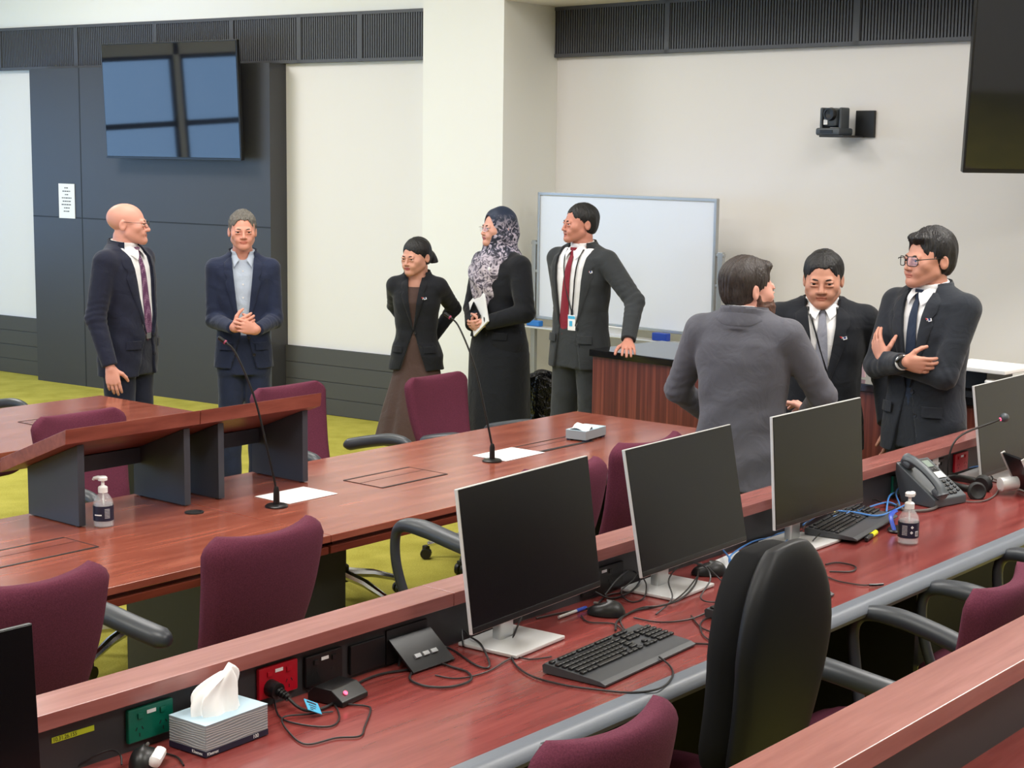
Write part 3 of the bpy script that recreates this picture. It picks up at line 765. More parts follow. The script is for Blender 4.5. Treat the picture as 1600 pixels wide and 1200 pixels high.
# ---- gooseneck microphones and papers on the conference table
def goose(label, u, w, lean):
    r = thing('gooseneck_microphone', label, 'microphone', DW(u, w, T + .001))
    MB().lathe([(0, 0), (.042, 0), (.042, .004), (.036, .009), (.012, .011), (.011, .06), (.007, .075), (0, .075)], 24).build('base', M['bezel'], r)
    p = smooth_path([(0, 0, .06), lean * .16 + Vector((0, 0, .20)), lean * .42 + Vector((0, 0, .40)), lean * .78 + Vector((0, 0, .56)), lean * 1.0 + Vector((0, 0, .602))], 8)
    n = len(p); MB().tube(p, [.0048 - .0015 * i / n for i in range(n)], 8).build('gooseneck', M['bezel'], r)
    d = (p[-1] - p[-3]).normalized(); e = p[-1]
    c = MB().tube([e - d * .01, e, e + d * .028, e + d * .03], [.005, .0075, .0075, .004], 10).build('capsule', M['bezel'], r)
    MB().tube([e - d * .004, e + d * .002], .0083, 12).build('light_ring', M['led_dim'], r)
M['led_dim'] = plain('ring_red', (150, 60, 90), .4)
goose('gooseneck microphone leaning left, in front of right lectern', 3.995, 4.422, Vector((-.185, .02, 0)))
goose('gooseneck microphone standing by second paper, before the chair', 5.21, 4.42, Vector((-.185, .06, 0)))
def sheet(label, u, w, W, L, turn, z, cat='paper'):
    o = tag(MB().box((0, 0, .0008), (W, L, .0012)).build('paper_sheet', M['paper']), label, cat); return place(o, u, w, z, turn)
sheet('white paper sheet behind left gooseneck microphone', 4.18, 4.515, .25, .19, RAD(0), T + .001)
sheet('white paper sheet behind right gooseneck microphone, by open hatch', 5.38, 4.47, .27, .185, RAD(1), T + .001)
# ---- small desk things
sheet('white paper under dark mouse, behind black chair', 4.40, 2.67, .28, .20, RAD(6), D)
pen = place(thing('pen', 'blue capped pen under lower corner of nearest monitor', 'pen'), 3.585, 2.735, D, RAD(2))
MB().tube([(-.07, 0, .005), (.02, 0, .005), (.021, 0, .005)], .0042, 8).build('barrel', M['silver_light'], pen); MB().tube([(.015, 0, .005), (.06, 0, .005), (.064, 0, .005)], [.0052, .005, .003], 8).build('cap', M['blue'], pen)
hl = place(thing('highlighter', 'yellow and black highlighter pen beside keyboard and sanitiser', 'highlighter'), 5.0, 2.545, D, RAD(12))
MB().tube([(-.065, 0, .008), (-.06, 0, .008), (.0, 0, .008)], [.006, .008, .008], 10).build('black_cap', M['black'], hl); MB().tube([(.0, 0, .008), (.055, 0, .008), (.06, 0, .008)], [.009, .009, .007], 10).build('yellow_barrel', M['yellow_hl'], hl)
n_ = MB(); P = []; Q = []
for i in range(9):
    t = i / 8; y = .0 + .03 * t; z = .001 + .05 * t ** 1.6
    P.append([(x, y, z) for x in (-.03, .03)]); Q.append([(x, y + .0008, z + .0006) for x in (-.03, .03)])
o = tag(n_.grid(P, thick=Q).build('sticky_note', M['note']), 'curled yellow sticky note under third monitor', 'note'); place(o, 5.155, 2.735, D + .0, RAD(10))
lan = place(thing('phone_holder', 'blue strap with black oval holder beside sanitiser bottle', 'holder'), 5.165, 2.53, D, RAD(10))
MB().lathe([(0, 0), (.05, 0), (.055, .004), (.05, .009), (0, .010)], 24, Matrix.Diagonal((1, .62, 1, 1))).build('holder_base', M['bezel'], lan)
MB().tube(smooth_path([(-.04, .0, .008), (-.02, .02, .045), (.03, .03, .052), (.09, .035, .05)], 6), .008, 8, flat=.35).build('strap', M['blue'], lan)
# desk phone
ph = place(thing('desk_phone', 'dark grey desk phone with handset, leaning against upstand', 'phone'), 5.69, 2.665, D, RAD(-12))
MB().prism([(-.095, 0), (.06, 0), (.105, .135), (.09, .145), (-.095, .03)], -.09, .1, 'x', .004).build('phone_body', M['phone'], ph)
ang = math.atan2(.115, .185); Rm = Matrix.Rotation(ang, 3, 'X')
def onph(x, y, h=0): return Vector((0, -.095, .03)) + Rm @ Vector((x, y, h))
MB().box(onph(.035, .172, .003), (.09, .07, .006), .002, rot=Rm).build('display_panel', M['bezel'], ph)
MB().box(onph(.035, .178, .0075), (.068, .036, .002), rot=Rm).build('lcd', M['lcd'], ph)
b = MB()
for k in range(4): b.box(onph(.008 + k * .018, .146, .0075), (.013, .008, .003), .001, rot=Rm)
b.build('soft_keys', M['keycap'], ph)
MB().box(onph(.035, .118, .003), (.10, .034, .004), .002, rot=Rm).build('navigation_panel', M['silver_light'], ph)
MB().lathe([(0, 0), (.013, 0), (.012, .003), (0, .003)], 18, Matrix.Translation(onph(.025, .118, .005)) @ Rm.to_4x4()).build('navigation_ring', M['white'], ph)
b = MB()
for i in range(3):
    for j in range(4): b.box(onph(.005 + i * .022, .022 + j * .02, .003), (.017, .013, .006), .002, rot=Rm)
for j in range(4): b.box(onph(.078, .03 + j * .018, .003), (.013, .011, .006), .002, rot=Rm)
b.build('keypad', M['keycap'], ph)
h = MB(); hp = smooth_path([onph(-.06, .0, .022), onph(-.06, .03, .038), onph(-.06, .10, .046), onph(-.06, .17, .04), onph(-.06, .205, .024)], 6)
h.tube(hp, [.020 + .010 * abs(2 * i / (len(hp) - 1) - 1) ** 3 for i in range(len(hp))], 12, flat=.75, up=(0, 0, 1))
h.box(onph(-.06, .015, .018), (.05, .05, .03), .012, rot=Rm); h.box(onph(-.06, .19, .018), (.05, .05, .03), .012, rot=Rm); h.build('handset', M['phone'], ph)
nc = place(thing('notice_card', 'printed white card standing against upstand behind desk phone', 'card'), 5.93, 2.785, D + .002)
MB().box((0, 0, .062), (.17, .002, .12), rot=(-.04, 0, 0)).build('card', M['paper'], nc)
b = MB(); b.lathe([(0, 0), (.007, 0), (.007, .001), (0, .001)], 12, Matrix.Translation((.02, -.001, .10)) @ Matrix.Rotation(pi / 2, 4, 'X'))
for k, wd in enumerate((.05, .10, .12, .09)): b.box((.02, -.0022, .078 - k * .014), (wd, .001, .004))
b.build('printed_lines', M['ink'], nc)
# headset
hs = place(thing('headset', 'black headset lying beside desk phone', 'headset'), 5.93, 2.615, D, RAD(15))
P = [(.085 * cos(a) , .085 * sin(a), .035 + .012 * sin(a)) for a in [RAD(-20) + RAD(220) * k / 20 for k in range(21)]]
MB().tube(P, .009, 10, up=(0, 0, 1), flat=1.6).build('headband', M['bezel'], hs)
for k, (q, ax) in enumerate(((P[0], RAD(70)), (P[-1], RAD(-60)))):
    MB().lathe([(0, -.014), (.03, -.014), (.036, -.006), (.036, .008), (.028, .014), (.018, .008), (0, .006)], 20, Matrix.Translation(Vector(q) + Vector((0, -.012, -.004))) @ Matrix.Rotation(ax, 4, 'Z') @ Matrix.Rotation(RAD(78), 4, 'X')).build('ear_cup', M['black_matte'], hs)
# silver framed stand
sd = place(thing('tablet_stand', 'silver edged tablet leaning on a round stand at right edge', 'stand'), 6.03, 2.485, D, RAD(52))
MB().box((0, -.035, .078), (.15, .012, .165), .004, rot=(RAD(-28), 0, 0)).build('tablet', M['bezel'], sd)
fr = MB()
for x in (-.078, .078): fr.box((x, -.035, .078), (.008, .02, .17), .003, rot=(RAD(-28), 0, 0))
fr.box((0, -.075, .006), (.16, .02, .008), .003); fr.build('frame', M['silver_light'], sd)
MB().tube([(0, -.02, .045), (0, .05, .04), (0, .055, .04)], [.025, .028, .02], 16).build('stand_foot', M['silver_light'], sd)
# gooseneck on the desk
gm = place(thing('desk_microphone', 'gooseneck microphone with foam ball and red light before right edge monitor', 'microphone'), 5.93, 2.70, D)
MB().lathe([(0, 0), (.04, 0), (.04, .012), (.012, .016), (0, .016)], 20).build('base', M['bezel'], gm)
e0 = at(1532, 655, 1.02); loc = DW(5.93, 2.70, D)
tip = DW(6.10, 2.56, 1.035) - loc; tip = Matrix.Rotation(-ROW, 3, 'Z') @ tip
p = smooth_path([(0, 0, .01), (-.01, .0, .12), (.03, -.02, .21), tip * .8 + Vector((0, 0, .04)), tip], 8)
MB().tube(p, .004, 8).build('gooseneck', M['bezel'], gm)
bm_ = MB().lathe([(.018 * sin(pi * k / 10), -.018 * cos(pi * k / 10)) for k in range(11)], 16, Matrix.Translation(p[-1])); bm_.build('foam_ball', M['phone'], gm)
MB().tube([p[-6], p[-5]], .0065, 10).build('light_ring', M['led'], gm)
# plug and tag
pg = thing('power_plug', 'black power plug in red outlet with blue test tag on its cord', 'plug', DW(2.495, 2.79, .797), ROW)
b = MB(); b.tube([(0, .0, 0), (.0, -.03, -.003), (.0, -.034, -.003)], [.021, .02, .012], 14)
for k in range(4): b.tube([(0, -.034 - k * .008, -.003 - k * .002), (0, -.04 - k * .008, -.005 - k * .002)], .012 - .001 * k, 12)
b.build('plug_body', M['bezel'], pg)
MB().tube(smooth_path([(0, -.06, -.01), (.01, -.085, -.03), (.03, -.105, -.040), (.08, -.11, -.041), (.13, -.09, -.041), (.16, -.05, -.0415)], 8), .0038, 8).build('cord', M['cable'], pg)
tg = MB().box((0, 0, 0), (.045, .002, .034), .0004).build('test_tag', M['tag'], pg); tg.location = (.022, -.122, -.024); tg.rotation_euler = (RAD(-55), RAD(28), RAD(-5))
b = MB(); b.box((-.002, -.0014, .010), (.03, .0006, .005)); b.box((-.002, -.0014, .001), (.024, .0006, .0022)); b.box((-.004, -.0014, -.006), (.018, .0006, .0022)); b.box((-.01, -.0014, -.012), (.01, .0006, .002))
b.build('tag_print', M['label_navy'], tg)
# ---- cables lying on the worktop
def cable(label, pts, r=.0028, mat='cable', lift=None, cat='cable'):
    P = []
    for i, q in enumerate(pts):
        z = D + r + (q[2] if len(q) > 2 else 0); P.append(at(q[0], q[1], z))
    o = MB().tube(smooth_path(P, 7), r, 7).build('cable', M[mat]); return tag(o, label, cat)
cable('thin black cord looping from red outlet around blue tag', [(421, 1066, .03), (428, 1092, .005), (437, 1120), (470, 1132), (515, 1135), (530, 1122), (522, 1100), (500, 1083, .002), (470, 1072, .01)], .0022)
cable('thin black cord in wide loop right of blue tag', [(535, 1100), (572, 1103), (579, 1110), (570, 1135), (562, 1150), (525, 1153), (480, 1163), (455, 1148), (441, 1122, .004), (480, 1116, .004), (520, 1112)], .0022)
cable('black cable from wedge unit to flip up module', [(545, 1076), (570, 1062), (600, 1052), (640, 1046), (668, 1040)], .003)
cable('black cable coiled in front of flip up module, lower loop', [(652, 1040), (640, 1060), (665, 1072), (705, 1073), (735, 1063), (730, 1050), (700, 1040), (672, 1028, .004), (655, 1010, .03)], .003)
cable('black cable coil beside nearest monitor base', [(623, 1040, .01), (632, 1006, .03), (665, 1010, .02), (700, 1012), (745, 1040), (765, 1040), (752, 1008, .01), (735, 995, .02), (722, 985, .03), (724, 1010, .005)], .0028)
cable('thin dark cord from coil towards nearest keyboard', [(680, 1055), (715, 1060), (760, 1050), (800, 1028), (830, 1030), (862, 1026)], .002)
cable('black keyboard cable passing in front of nearest keyboard', [(1030, 1026, .01), (1048, 1042), (1050, 1058), (1030, 1076), (985, 1082), (930, 1077), (880, 1070), (830, 1056), (803, 1035), (799, 1008, .002), (806, 985, .012), (815, 965, .03)], .0026)
cable('black cable under nearest monitor towards blue pen', [(838, 966), (880, 957), (925, 948), (950, 930), (985, 925)], .0025)
cable('mouse cable curling right of nearest mouse', [(908, 962), (920, 972), (960, 975), (980, 990), (970, 968), (1000, 950), (1040, 945, .012), (1070, 925, .014), (1090, 900, .02)], .0022)
cable('thick black cable from second monitor base to the left', [(962, 985), (965, 970), (990, 955), (1025, 948), (1060, 938, .013), (1085, 915, .02), (1092, 890, .06)], .003)
cable('black cable loop standing over second monitor base', [(1025, 960), (1050, 935, .015), (1045, 905, .04), (1070, 880, .07), (1100, 885, .06), (1110, 905, .03), (1095, 935, .012), (1125, 940), (1160, 925), (1170, 900, .012)], .0024)
cable('black cord crossing front of second monitor base', [(990, 965), (1030, 972), (1075, 968), (1110, 955), (1145, 945), (1150, 930), (1125, 905, .012), (1105, 885, .04)], .0022)
cable('thin cable curling left of second monitor neck', [(1003, 900, .03), (1010, 915, .02), (1005, 935), (985, 940), (970, 925, .01), (990, 905, .03), (1005, 880, .07)], .0022)
cable('tangled black cord beside hidden keyboard', [(1135, 960), (1100, 968), (1095, 985), (1110, 1000), (1145, 998), (1098, 982), (1080, 962)], .0022)
cable('black cord from nearest keyboard to black chair', [(1076, 1005), (1100, 1006), (1135, 1008), (1160, 1003)], .0026)
cable('short black loop right of black chair', [(1296, 893), (1330, 893), (1336, 885), (1310, 879), (1290, 882)], .0026)
cable('black lead with jack plug lying right of black chair', [(1290, 900), (1310, 908), (1345, 914), (1358, 914)], .0022)
o = cable('jack plug end of lead lying right of black chair', [(1358, 914, .002), (1368, 914, .002), (1380, 913, .002)], .0042, 'bezel', cat='plug')
cable('blue network cable bundle left of third monitor neck', [(1182, 830), (1200, 815, .01), (1230, 812, .02), (1250, 800, .03), (1240, 825, .01), (1205, 838), (1190, 850), (1215, 855), (1240, 835, .01)], .0032, 'cable_blue')
cable('blue network cable hanging over paper behind second monitor', [(1130, 860, .01), (1140, 872, .03), (1150, 895, .01), (1140, 880, .02), (1145, 865, .03), (1180, 845, .01), (1215, 840)], .003, 'cable_blue')
cable('long blue network cable crossing top of third keyboard', [(1255, 820, .03), (1290, 800, .035), (1330, 800, .035), (1370, 806, .03), (1400, 796, .01), (1420, 783), (1408, 768, .01), (1390, 775, .02), (1385, 800, .01)], .0034, 'cable_blue')
cable('blue network cable rising to the desk phone', [(1300, 808, .03), (1340, 798, .03), (1385, 785, .01), (1405, 790), (1400, 770, .02), (1412, 755, .05), (1420, 750, .06)], .0034, 'cable_blue')
cable('blue network cable from phone towards headset', [(1455, 738, .05), (1480, 724, .04), (1495, 716, .05), (1510, 690, .08), (1520, 680, .09)], .0032, 'cable_blue')
cable('blue network cable low behind headset', [(1460, 748, .01), (1478, 744, .01), (1490, 735, .02), (1530, 728, .01)], .003, 'cable_blue')
cable('coiled grey handset cord beneath desk phone', [(1402, 788), (1412, 796), (1440, 798), (1462, 793), (1465, 782, .006), (1460, 775, .02)], .0055, 'cable_grey')
cable('grey cord in arc from desk phone to tablet stand', [(1487, 775), (1505, 783), (1535, 783), (1555, 773), (1562, 755, .01), (1552, 748, .03)], .0028, 'cable_grey')
cable('black cable pile behind headset', [(1470, 755), (1490, 768), (1520, 762), (1545, 755), (1550, 745, .02), (1530, 735, .03), (1545, 760)], .003)
cable('black cables tangled behind third keyboard', [(1340, 790, .01), (1362, 780, .015), (1380, 786, .01), (1400, 792, .01), (1380, 800), (1350, 795, .01)], .003)
cable('black cable draped on third monitor neck', [(1238, 800, .07), (1250, 830, .03), (1262, 815, .05), (1285, 800, .03), (1295, 815, .03), (1270, 845, .012)], .0022)
cable('thin cable arching from bottom left corner to mouse', [(120, 1198), (150, 1180, .02), (175, 1172, .03), (188, 1180, .03), (190, 1195, .02)], .0022)
cable('thin cable from white sided mouse towards tissue box', [(222, 1181), (245, 1176), (275, 1182), (287, 1196)], .0022)
cable('loose cables in bundle between first and second monitors', [(945, 930, .01), (965, 905, .04), (985, 890, .04), (1000, 905, .02), (985, 925, .005), (955, 935), (930, 925, .02)], .003)
# ================================================================== PEOPLE
# Bodies and clothes are grown from smooth distance fields and meshed with surface nets.
def smin(a, b, k):
    h = np.clip(.5 + .5 * (b - a) / k, 0, 1); return b + (a - b) * h - k * h * (1 - h)
def smax(a, b, k): return -smin(-a, -b, k)
def cone(P, a, b, ra, rb):
    a = np.array(a, float); b = np.array(b, float); ba = b - a; L = ba @ ba
    X, Y, Z = P; px, py, pz = X - a[0], Y - a[1], Z - a[2]
    h = np.clip((px * ba[0] + py * ba[1] + pz * ba[2]) / max(L, 1e-9), 0, 1)
    return np.sqrt((px - ba[0] * h) ** 2 + (py - ba[1] * h) ** 2 + (pz - ba[2] * h) ** 2) - (ra + (rb - ra) * h)
def ell(P, c, r, rot=None):
    X, Y, Z = P; x, y, z = X - c[0], Y - c[1], Z - c[2]
    if rot is not None:
        m = np.array(rot)      # rows: the ellipsoid's own axes
        x, y, z = m[0][0] * x + m[0][1] * y + m[0][2] * z, m[1][0] * x + m[1][1] * y + m[1][2] * z, m[2][0] * x + m[2][1] * y + m[2][2] * z
    k0 = np.sqrt((x / r[0]) ** 2 + (y / r[1]) ** 2 + (z / r[2]) ** 2) + 1e-9
    k1 = np.sqrt((x / r[0] ** 2) ** 2 + (y / r[1] ** 2) ** 2 + (z / r[2] ** 2) ** 2) + 1e-9
    return k0 * (k0 - 1) / k1
def ball(P, c, r): X, Y, Z = P; return np.sqrt((X - c[0]) ** 2 + (Y - c[1]) ** 2 + (Z - c[2]) ** 2) - r
def ring_at(R, z):
    R = sorted(R); zz = [r[0] for r in R]
    return [np.interp(z, zz, [r[k] for r in R]) for k in (1, 2, 3, 4)]       # cx, cy, rx, ry
def loft(P, R, n=2.3, cap=True, fold=None):
    X, Y, Z = P; cx, cy, rx, ry = ring_at(R, Z); zz = [r[0] for r in R]
    x, y = X - cx, Y - cy
    if fold is not None:
        f = fold(np.arctan2(y, x), Z); rx = rx * f; ry = ry * f
    q = (np.abs(x / rx) ** n + np.abs(y / ry) ** n + 1e-9) ** (1 / n)
    d = (q - 1) * np.minimum(rx, ry)
    if cap: d = np.maximum(d, np.maximum(Z - max(zz), min(zz) - Z))
    return d
def nets(fn, lo, hi, res):
    ax = [np.arange(lo[i], hi[i] + res, res, dtype=np.float64) for i in range(3)]
    P = (ax[0][:, None, None], ax[1][None, :, None], ax[2][None, None, :])
    F = np.broadcast_to(fn(P), [len(a) for a in ax]).astype(np.float32)
    s = F < 0
    c = [s[i:s.shape[0] - 1 + i, j:s.shape[1] - 1 + j, k:s.shape[2] - 1 + k] for i in (0, 1) for j in (0, 1) for k in (0, 1)]
    cnt = sum(q.astype(np.int8) for q in c); act = (cnt > 0) & (cnt < 8)
    I = np.argwhere(act); idx = -np.ones(act.shape, np.int64); idx[act] = np.arange(len(I))
    acc = np.zeros((len(I), 3)); num = np.zeros(len(I))
    cor = [(i, j, k) for i in (0, 1) for j in (0, 1) for k in (0, 1)]
    val = {q: F[I[:, 0] + q[0], I[:, 1] + q[1], I[:, 2] + q[2]] for q in cor}
    for a in cor:
        for d in range(3):
            if a[d]: continue
            b = list(a); b[d] = 1; b = tuple(b); va, vb = val[a], val[b]
            m = (va < 0) != (vb < 0); t = np.where(m, va / np.where(m, va - vb, 1), 0)
            p = np.zeros((len(I), 3)); p += a; p[:, d] += t; acc[m] += p[m]; num[m] += 1
    V = (I + acc / num[:, None]) * res + np.array(lo)
    fs = []
    for d in range(3):
        e, g = [(1, 2), (2, 0), (0, 1)][d]
        sh = [slice(None)] * 3; sa = list(sh); sb = list(sh); sa[d] = slice(0, -1); sb[d] = slice(1, None)
        ch = s[tuple(sa)] != s[tuple(sb)]; E = np.argwhere(ch)
        E = E[(E[:, e] > 0) & (E[:, g] > 0) & (E[:, e] < act.shape[e]) & (E[:, g] < act.shape[g])]
        ins = s[E[:, 0], E[:, 1], E[:, 2]]
        q = []
        for de, dg in ((0, 0), (1, 0), (1, 1), (0, 1)):
            K = E.copy(); K[:, e] -= de; K[:, g] -= dg; q.append(idx[K[:, 0], K[:, 1], K[:, 2]])
        q = np.stack(q, 1); q = q[(q >= 0).all(1)] if len(q) else q
        ins = ins[:len(q)] if len(ins) != len(q) else ins
        fs.append(np.where(ins[:, None], q, q[:, ::-1]))
    return V, np.concatenate(fs)
def mesh_of(name, parts, mats, parent, matfn=None):
    # parts: list of (V, F); one mesh object
    vs = []; fs = []; o = 0
    for V, Fq in parts: vs.append(V); fs.append(Fq + o); o += len(V)
    V = np.concatenate(vs); Fq = np.concatenate(fs)
    me = bpy.data.meshes.new(name); me.vertices.add(len(V)); me.vertices.foreach_set('co', V.astype(np.float32).ravel())
    me.loops.add(len(Fq) * 4); me.loops.foreach_set('vertex_index', Fq.astype(np.int32).ravel())
    me.polygons.add(len(Fq)); me.polygons.foreach_set('loop_start', np.arange(0, len(Fq) * 4, 4, dtype=np.int32))
    me.update(calc_edges=True); me.validate()
    me.polygons.foreach_set('use_smooth', [True] * len(me.polygons))
    if matfn is not None:
        cen = V[Fq].mean(1); mi = matfn(cen)
        if len(me.polygons) == len(mi): me.polygons.foreach_set('material_index', mi.astype(np.int32))
    me.update()
    return link(name, me, mats, parent)
def rotz(a): return np.array([[cos(a), -sin(a), 0], [sin(a), cos(a), 0], [0, 0, 1]])
def rotx(a): return np.array([[1, 0, 0], [0, cos(a), -sin(a)], [0, sin(a), cos(a)]])
def roty(a): return np.array([[cos(a), 0, sin(a)], [0, 1, 0], [-sin(a), 0, cos(a)]])
def inv(P, Rm, o):
    X, Y, Z = P; x, y, z = X - o[0], Y - o[1], Z - o[2]
    return tuple(Rm[0][k] * x + Rm[1][k] * y + Rm[2][k] * z for k in range(3))
def skin(name, rgb, rough=.5):
    m = plain(name, rgb, rough, spec=.4, bump=(300, .05, .001)); b = m.node_tree.nodes['Principled BSDF']
    b.inputs['Subsurface Weight'].default_value = .08; b.inputs['Subsurface Radius'].default_value = (.012, .005, .003)
    return m
def cloth(name, rgb, rough=.85, fine=.25, var=.12):
    m, nt, b = new_mat(name)
    b.inputs['Roughness'].default_value = rough; b.inputs['Specular IOR Level'].default_value = .25
    b.inputs['Sheen Weight'].default_value = .12; b.inputs['Sheen Roughness'].default_value = .5
    tc = nt.nodes.new('ShaderNodeTexCoord')
    n = nt.nodes.new('ShaderNodeTexNoise'); n.inputs['Scale'].default_value = 420; n.inputs['Detail'].default_value = 2
    n2 = nt.nodes.new('ShaderNodeTexNoise'); n2.inputs['Scale'].default_value = 9; n2.inputs['Detail'].default_value = 3; n2.inputs['Distortion'].default_value = .8
    for q in (n, n2): nt.links.new(tc.outputs['Object'], q.inputs['Vector'])
    r = nt.nodes.new('ShaderNodeValToRGB'); c = lin(rgb)
    r.color_ramp.elements[0].color = tuple(x * (1 - var) for x in c[:3]) + (1,); r.color_ramp.elements[1].color = tuple(min(1, x * (1 + var)) for x in c[:3]) + (1,)
    nt.links.new(n.outputs['Fac'], r.inputs[0]); nt.links.new(r.outputs[0], b.inputs['Base Color'])
    bp = nt.nodes.new('ShaderNodeBump'); bp.inputs['Strength'].default_value = .5; bp.inputs['Distance'].default_value = .02
    bp2 = nt.nodes.new('ShaderNodeBump'); bp2.inputs['Strength'].default_value = fine; bp2.inputs['Distance'].default_value = .001
    nt.links.new(n2.outputs['Fac'], bp.inputs['Height']); nt.links.new(n.outputs['Fac'], bp2.inputs['Height'])
    nt.links.new(bp.outputs[0], bp2.inputs['Normal']); nt.links.new(bp2.outputs[0], b.inputs['Normal'])
    return m
def hairmat(name, rgb, rough=.45, stretch=(60, 60, 14)):
    m, nt, b = new_mat(name); b.inputs['Roughness'].default_value = rough; b.inputs['Specular IOR Level'].default_value = .4
    tc = nt.nodes.new('ShaderNodeTexCoord'); mp = nt.nodes.new('ShaderNodeMapping'); mp.inputs['Scale'].default_value = stretch
    n = nt.nodes.new('ShaderNodeTexNoise'); n.inputs['Scale'].default_value = 3; n.inputs['Detail'].default_value = 5
    nt.links.new(tc.outputs['Object'], mp.inputs[0]); nt.links.new(mp.outputs[0], n.inputs['Vector'])
    r = nt.nodes.new('ShaderNodeValToRGB'); c = lin(rgb); r.color_ramp.elements[0].position = .3; r.color_ramp.elements[1].position = .7
    r.color_ramp.elements[0].color = tuple(x * .55 for x in c[:3]) + (1,); r.color_ramp.elements[1].color = tuple(min(1, x * 1.5) for x in c[:3]) + (1,)
    nt.links.new(n.outputs['Fac'], r.inputs[0]); nt.links.new(r.outputs[0], b.inputs['Base Color'])
    bp = nt.nodes.new('ShaderNodeBump'); bp.inputs['Strength'].default_value = .7; bp.inputs['Distance'].default_value = .006
    nt.links.new(n.outputs['Fac'], bp.inputs['Height']); nt.links.new(bp.outputs[0], b.inputs['Normal'])
    return m
M['eye_white'] = plain('eye_white', (212, 202, 195), .3); M['iris'] = plain('iris', (34, 24, 20), .15)
M['shirt_white'] = cloth('white_shirt', (238, 238, 240), .8, .1, .03); M['button'] = plain('button', (30, 30, 34), .4)
M['pin'] = plain('pin_white', (235, 235, 238), .3); M['pin_red'] = plain('pin_red', (190, 30, 40), .3); M['pin_blue'] = plain('pin_blue', (30, 50, 120), .3)
M['spectacle'] = plain('spectacle_frame', (40, 22, 26), .3); M['lens'] = glass(); M['lens'].name = 'lens_glass'
M['shoe'] = plain('shoe_leather', (20, 18, 18), .3)
# ---- anatomy (metres, for a height of 1.75; facing -Y, own left at +X)
def head_sdf(P, o):
    jw, fat = o.get('jaw', 1.0), o.get('fat', 0.0)
    d = ell(P, (0, .014, .036), (.0755, .096, .083))
    d = smin(d, ell(P, (0, -.030, -.022), (.063 + fat, .060, .082)), .03)
    d = smin(d, ell(P, (0, -.058, -.062), (.040 + fat, .036, .040)), .02)
    for s in (-1, 1):
        d = smin(d, cone(P, (s * .046 * jw, -.006, -.055), (s * .014, -.076, -.098), .019 + fat, .016), .034)
        d = smin(d, ball(P, (s * .044, -.058, -.022), .020 + fat * .5), .028)
        d = smin(d, ball(P, (s * .030, -.078, -.052), .014 + fat), .02)
    d = smin(d, ball(P, (0, -.083, -.098), .0165), .016)                                   # chin
    d = smin(d, cone(P, (-.036, -.081, .017), (.036, -.081, .017), .0105, .0105), .014)       # brow
    for s in (-1, 1): d = smax(d, -ball(P, (s * .032, -.1075, .000), .0165), .016)                   # sockets
    nl = o.get('nose', 1.0)
    d = smin(d, cone(P, (0, -.090, .010), (0, -.1085 - .006 * (nl - 1), -.034), .0065, .0105 * nl), .010)
    for s in (-1, 1): d = smin(d, ball(P, (s * .0125 * nl, -.0995, -.037), .0082 * nl), .006)
    # lids
    for s in (-1, 1):
        d = smin(d, ell(P, (s * .032, -.0883, .0085), (.0175, .0088, .0056)), .005)
        d = smin(d, ell(P, (s * .032, -.0872, -.0092), (.016, .0078, .0046)), .006)
    # lips
    op = o.get('mouth', 0)
    d = smax(d, -ell(P, (0, -.101, -.066 - op * .3), (.024, .010, .0022 + op)), .003)
    sm = o.get('smile', 0)
    d = smin(d, ell(P, (0, -.0955 + sm * .2, -.0615), (.022 + sm, .0075, .0042)), .003)
    d = smin(d, ell(P, (0, -.0945, -.0712 - op), (.019, .0075, .0052)), .003)
    # ears
    for s in (-1, 1):
        a = s * .32; R_ = [[cos(a), -sin(a), 0], [sin(a), cos(a), 0], [0, 0, 1]]
        e = ell(P, (s * .0775, .016, -.006), (.0072, .0185, .0315), R_)
        e = smax(e, -ell(P, (s * .0855, .012, -.002), (.0062, .0105, .019), R_), .004)
        d = smin(d, e, .005)
    return d
HEADS_MIN = (-.10, -.135, -.15)
def two_bone(sh, wr, l1, l2, hint):
    sh, wr, hint = (np.array(q, float) for q in (sh, wr, hint)); v = wr - sh; L = np.linalg.norm(v); L2 = min(L, (l1 + l2) * .998)
    u = v / L; a = (l1 * l1 - l2 * l2 + L2 * L2) / (2 * L2); h = math.sqrt(max(0, l1 * l1 - a * a))
    q = hint - u * (hint @ u); q /= np.linalg.norm(q)
    return sh + u * a + q * h, sh + u * L2
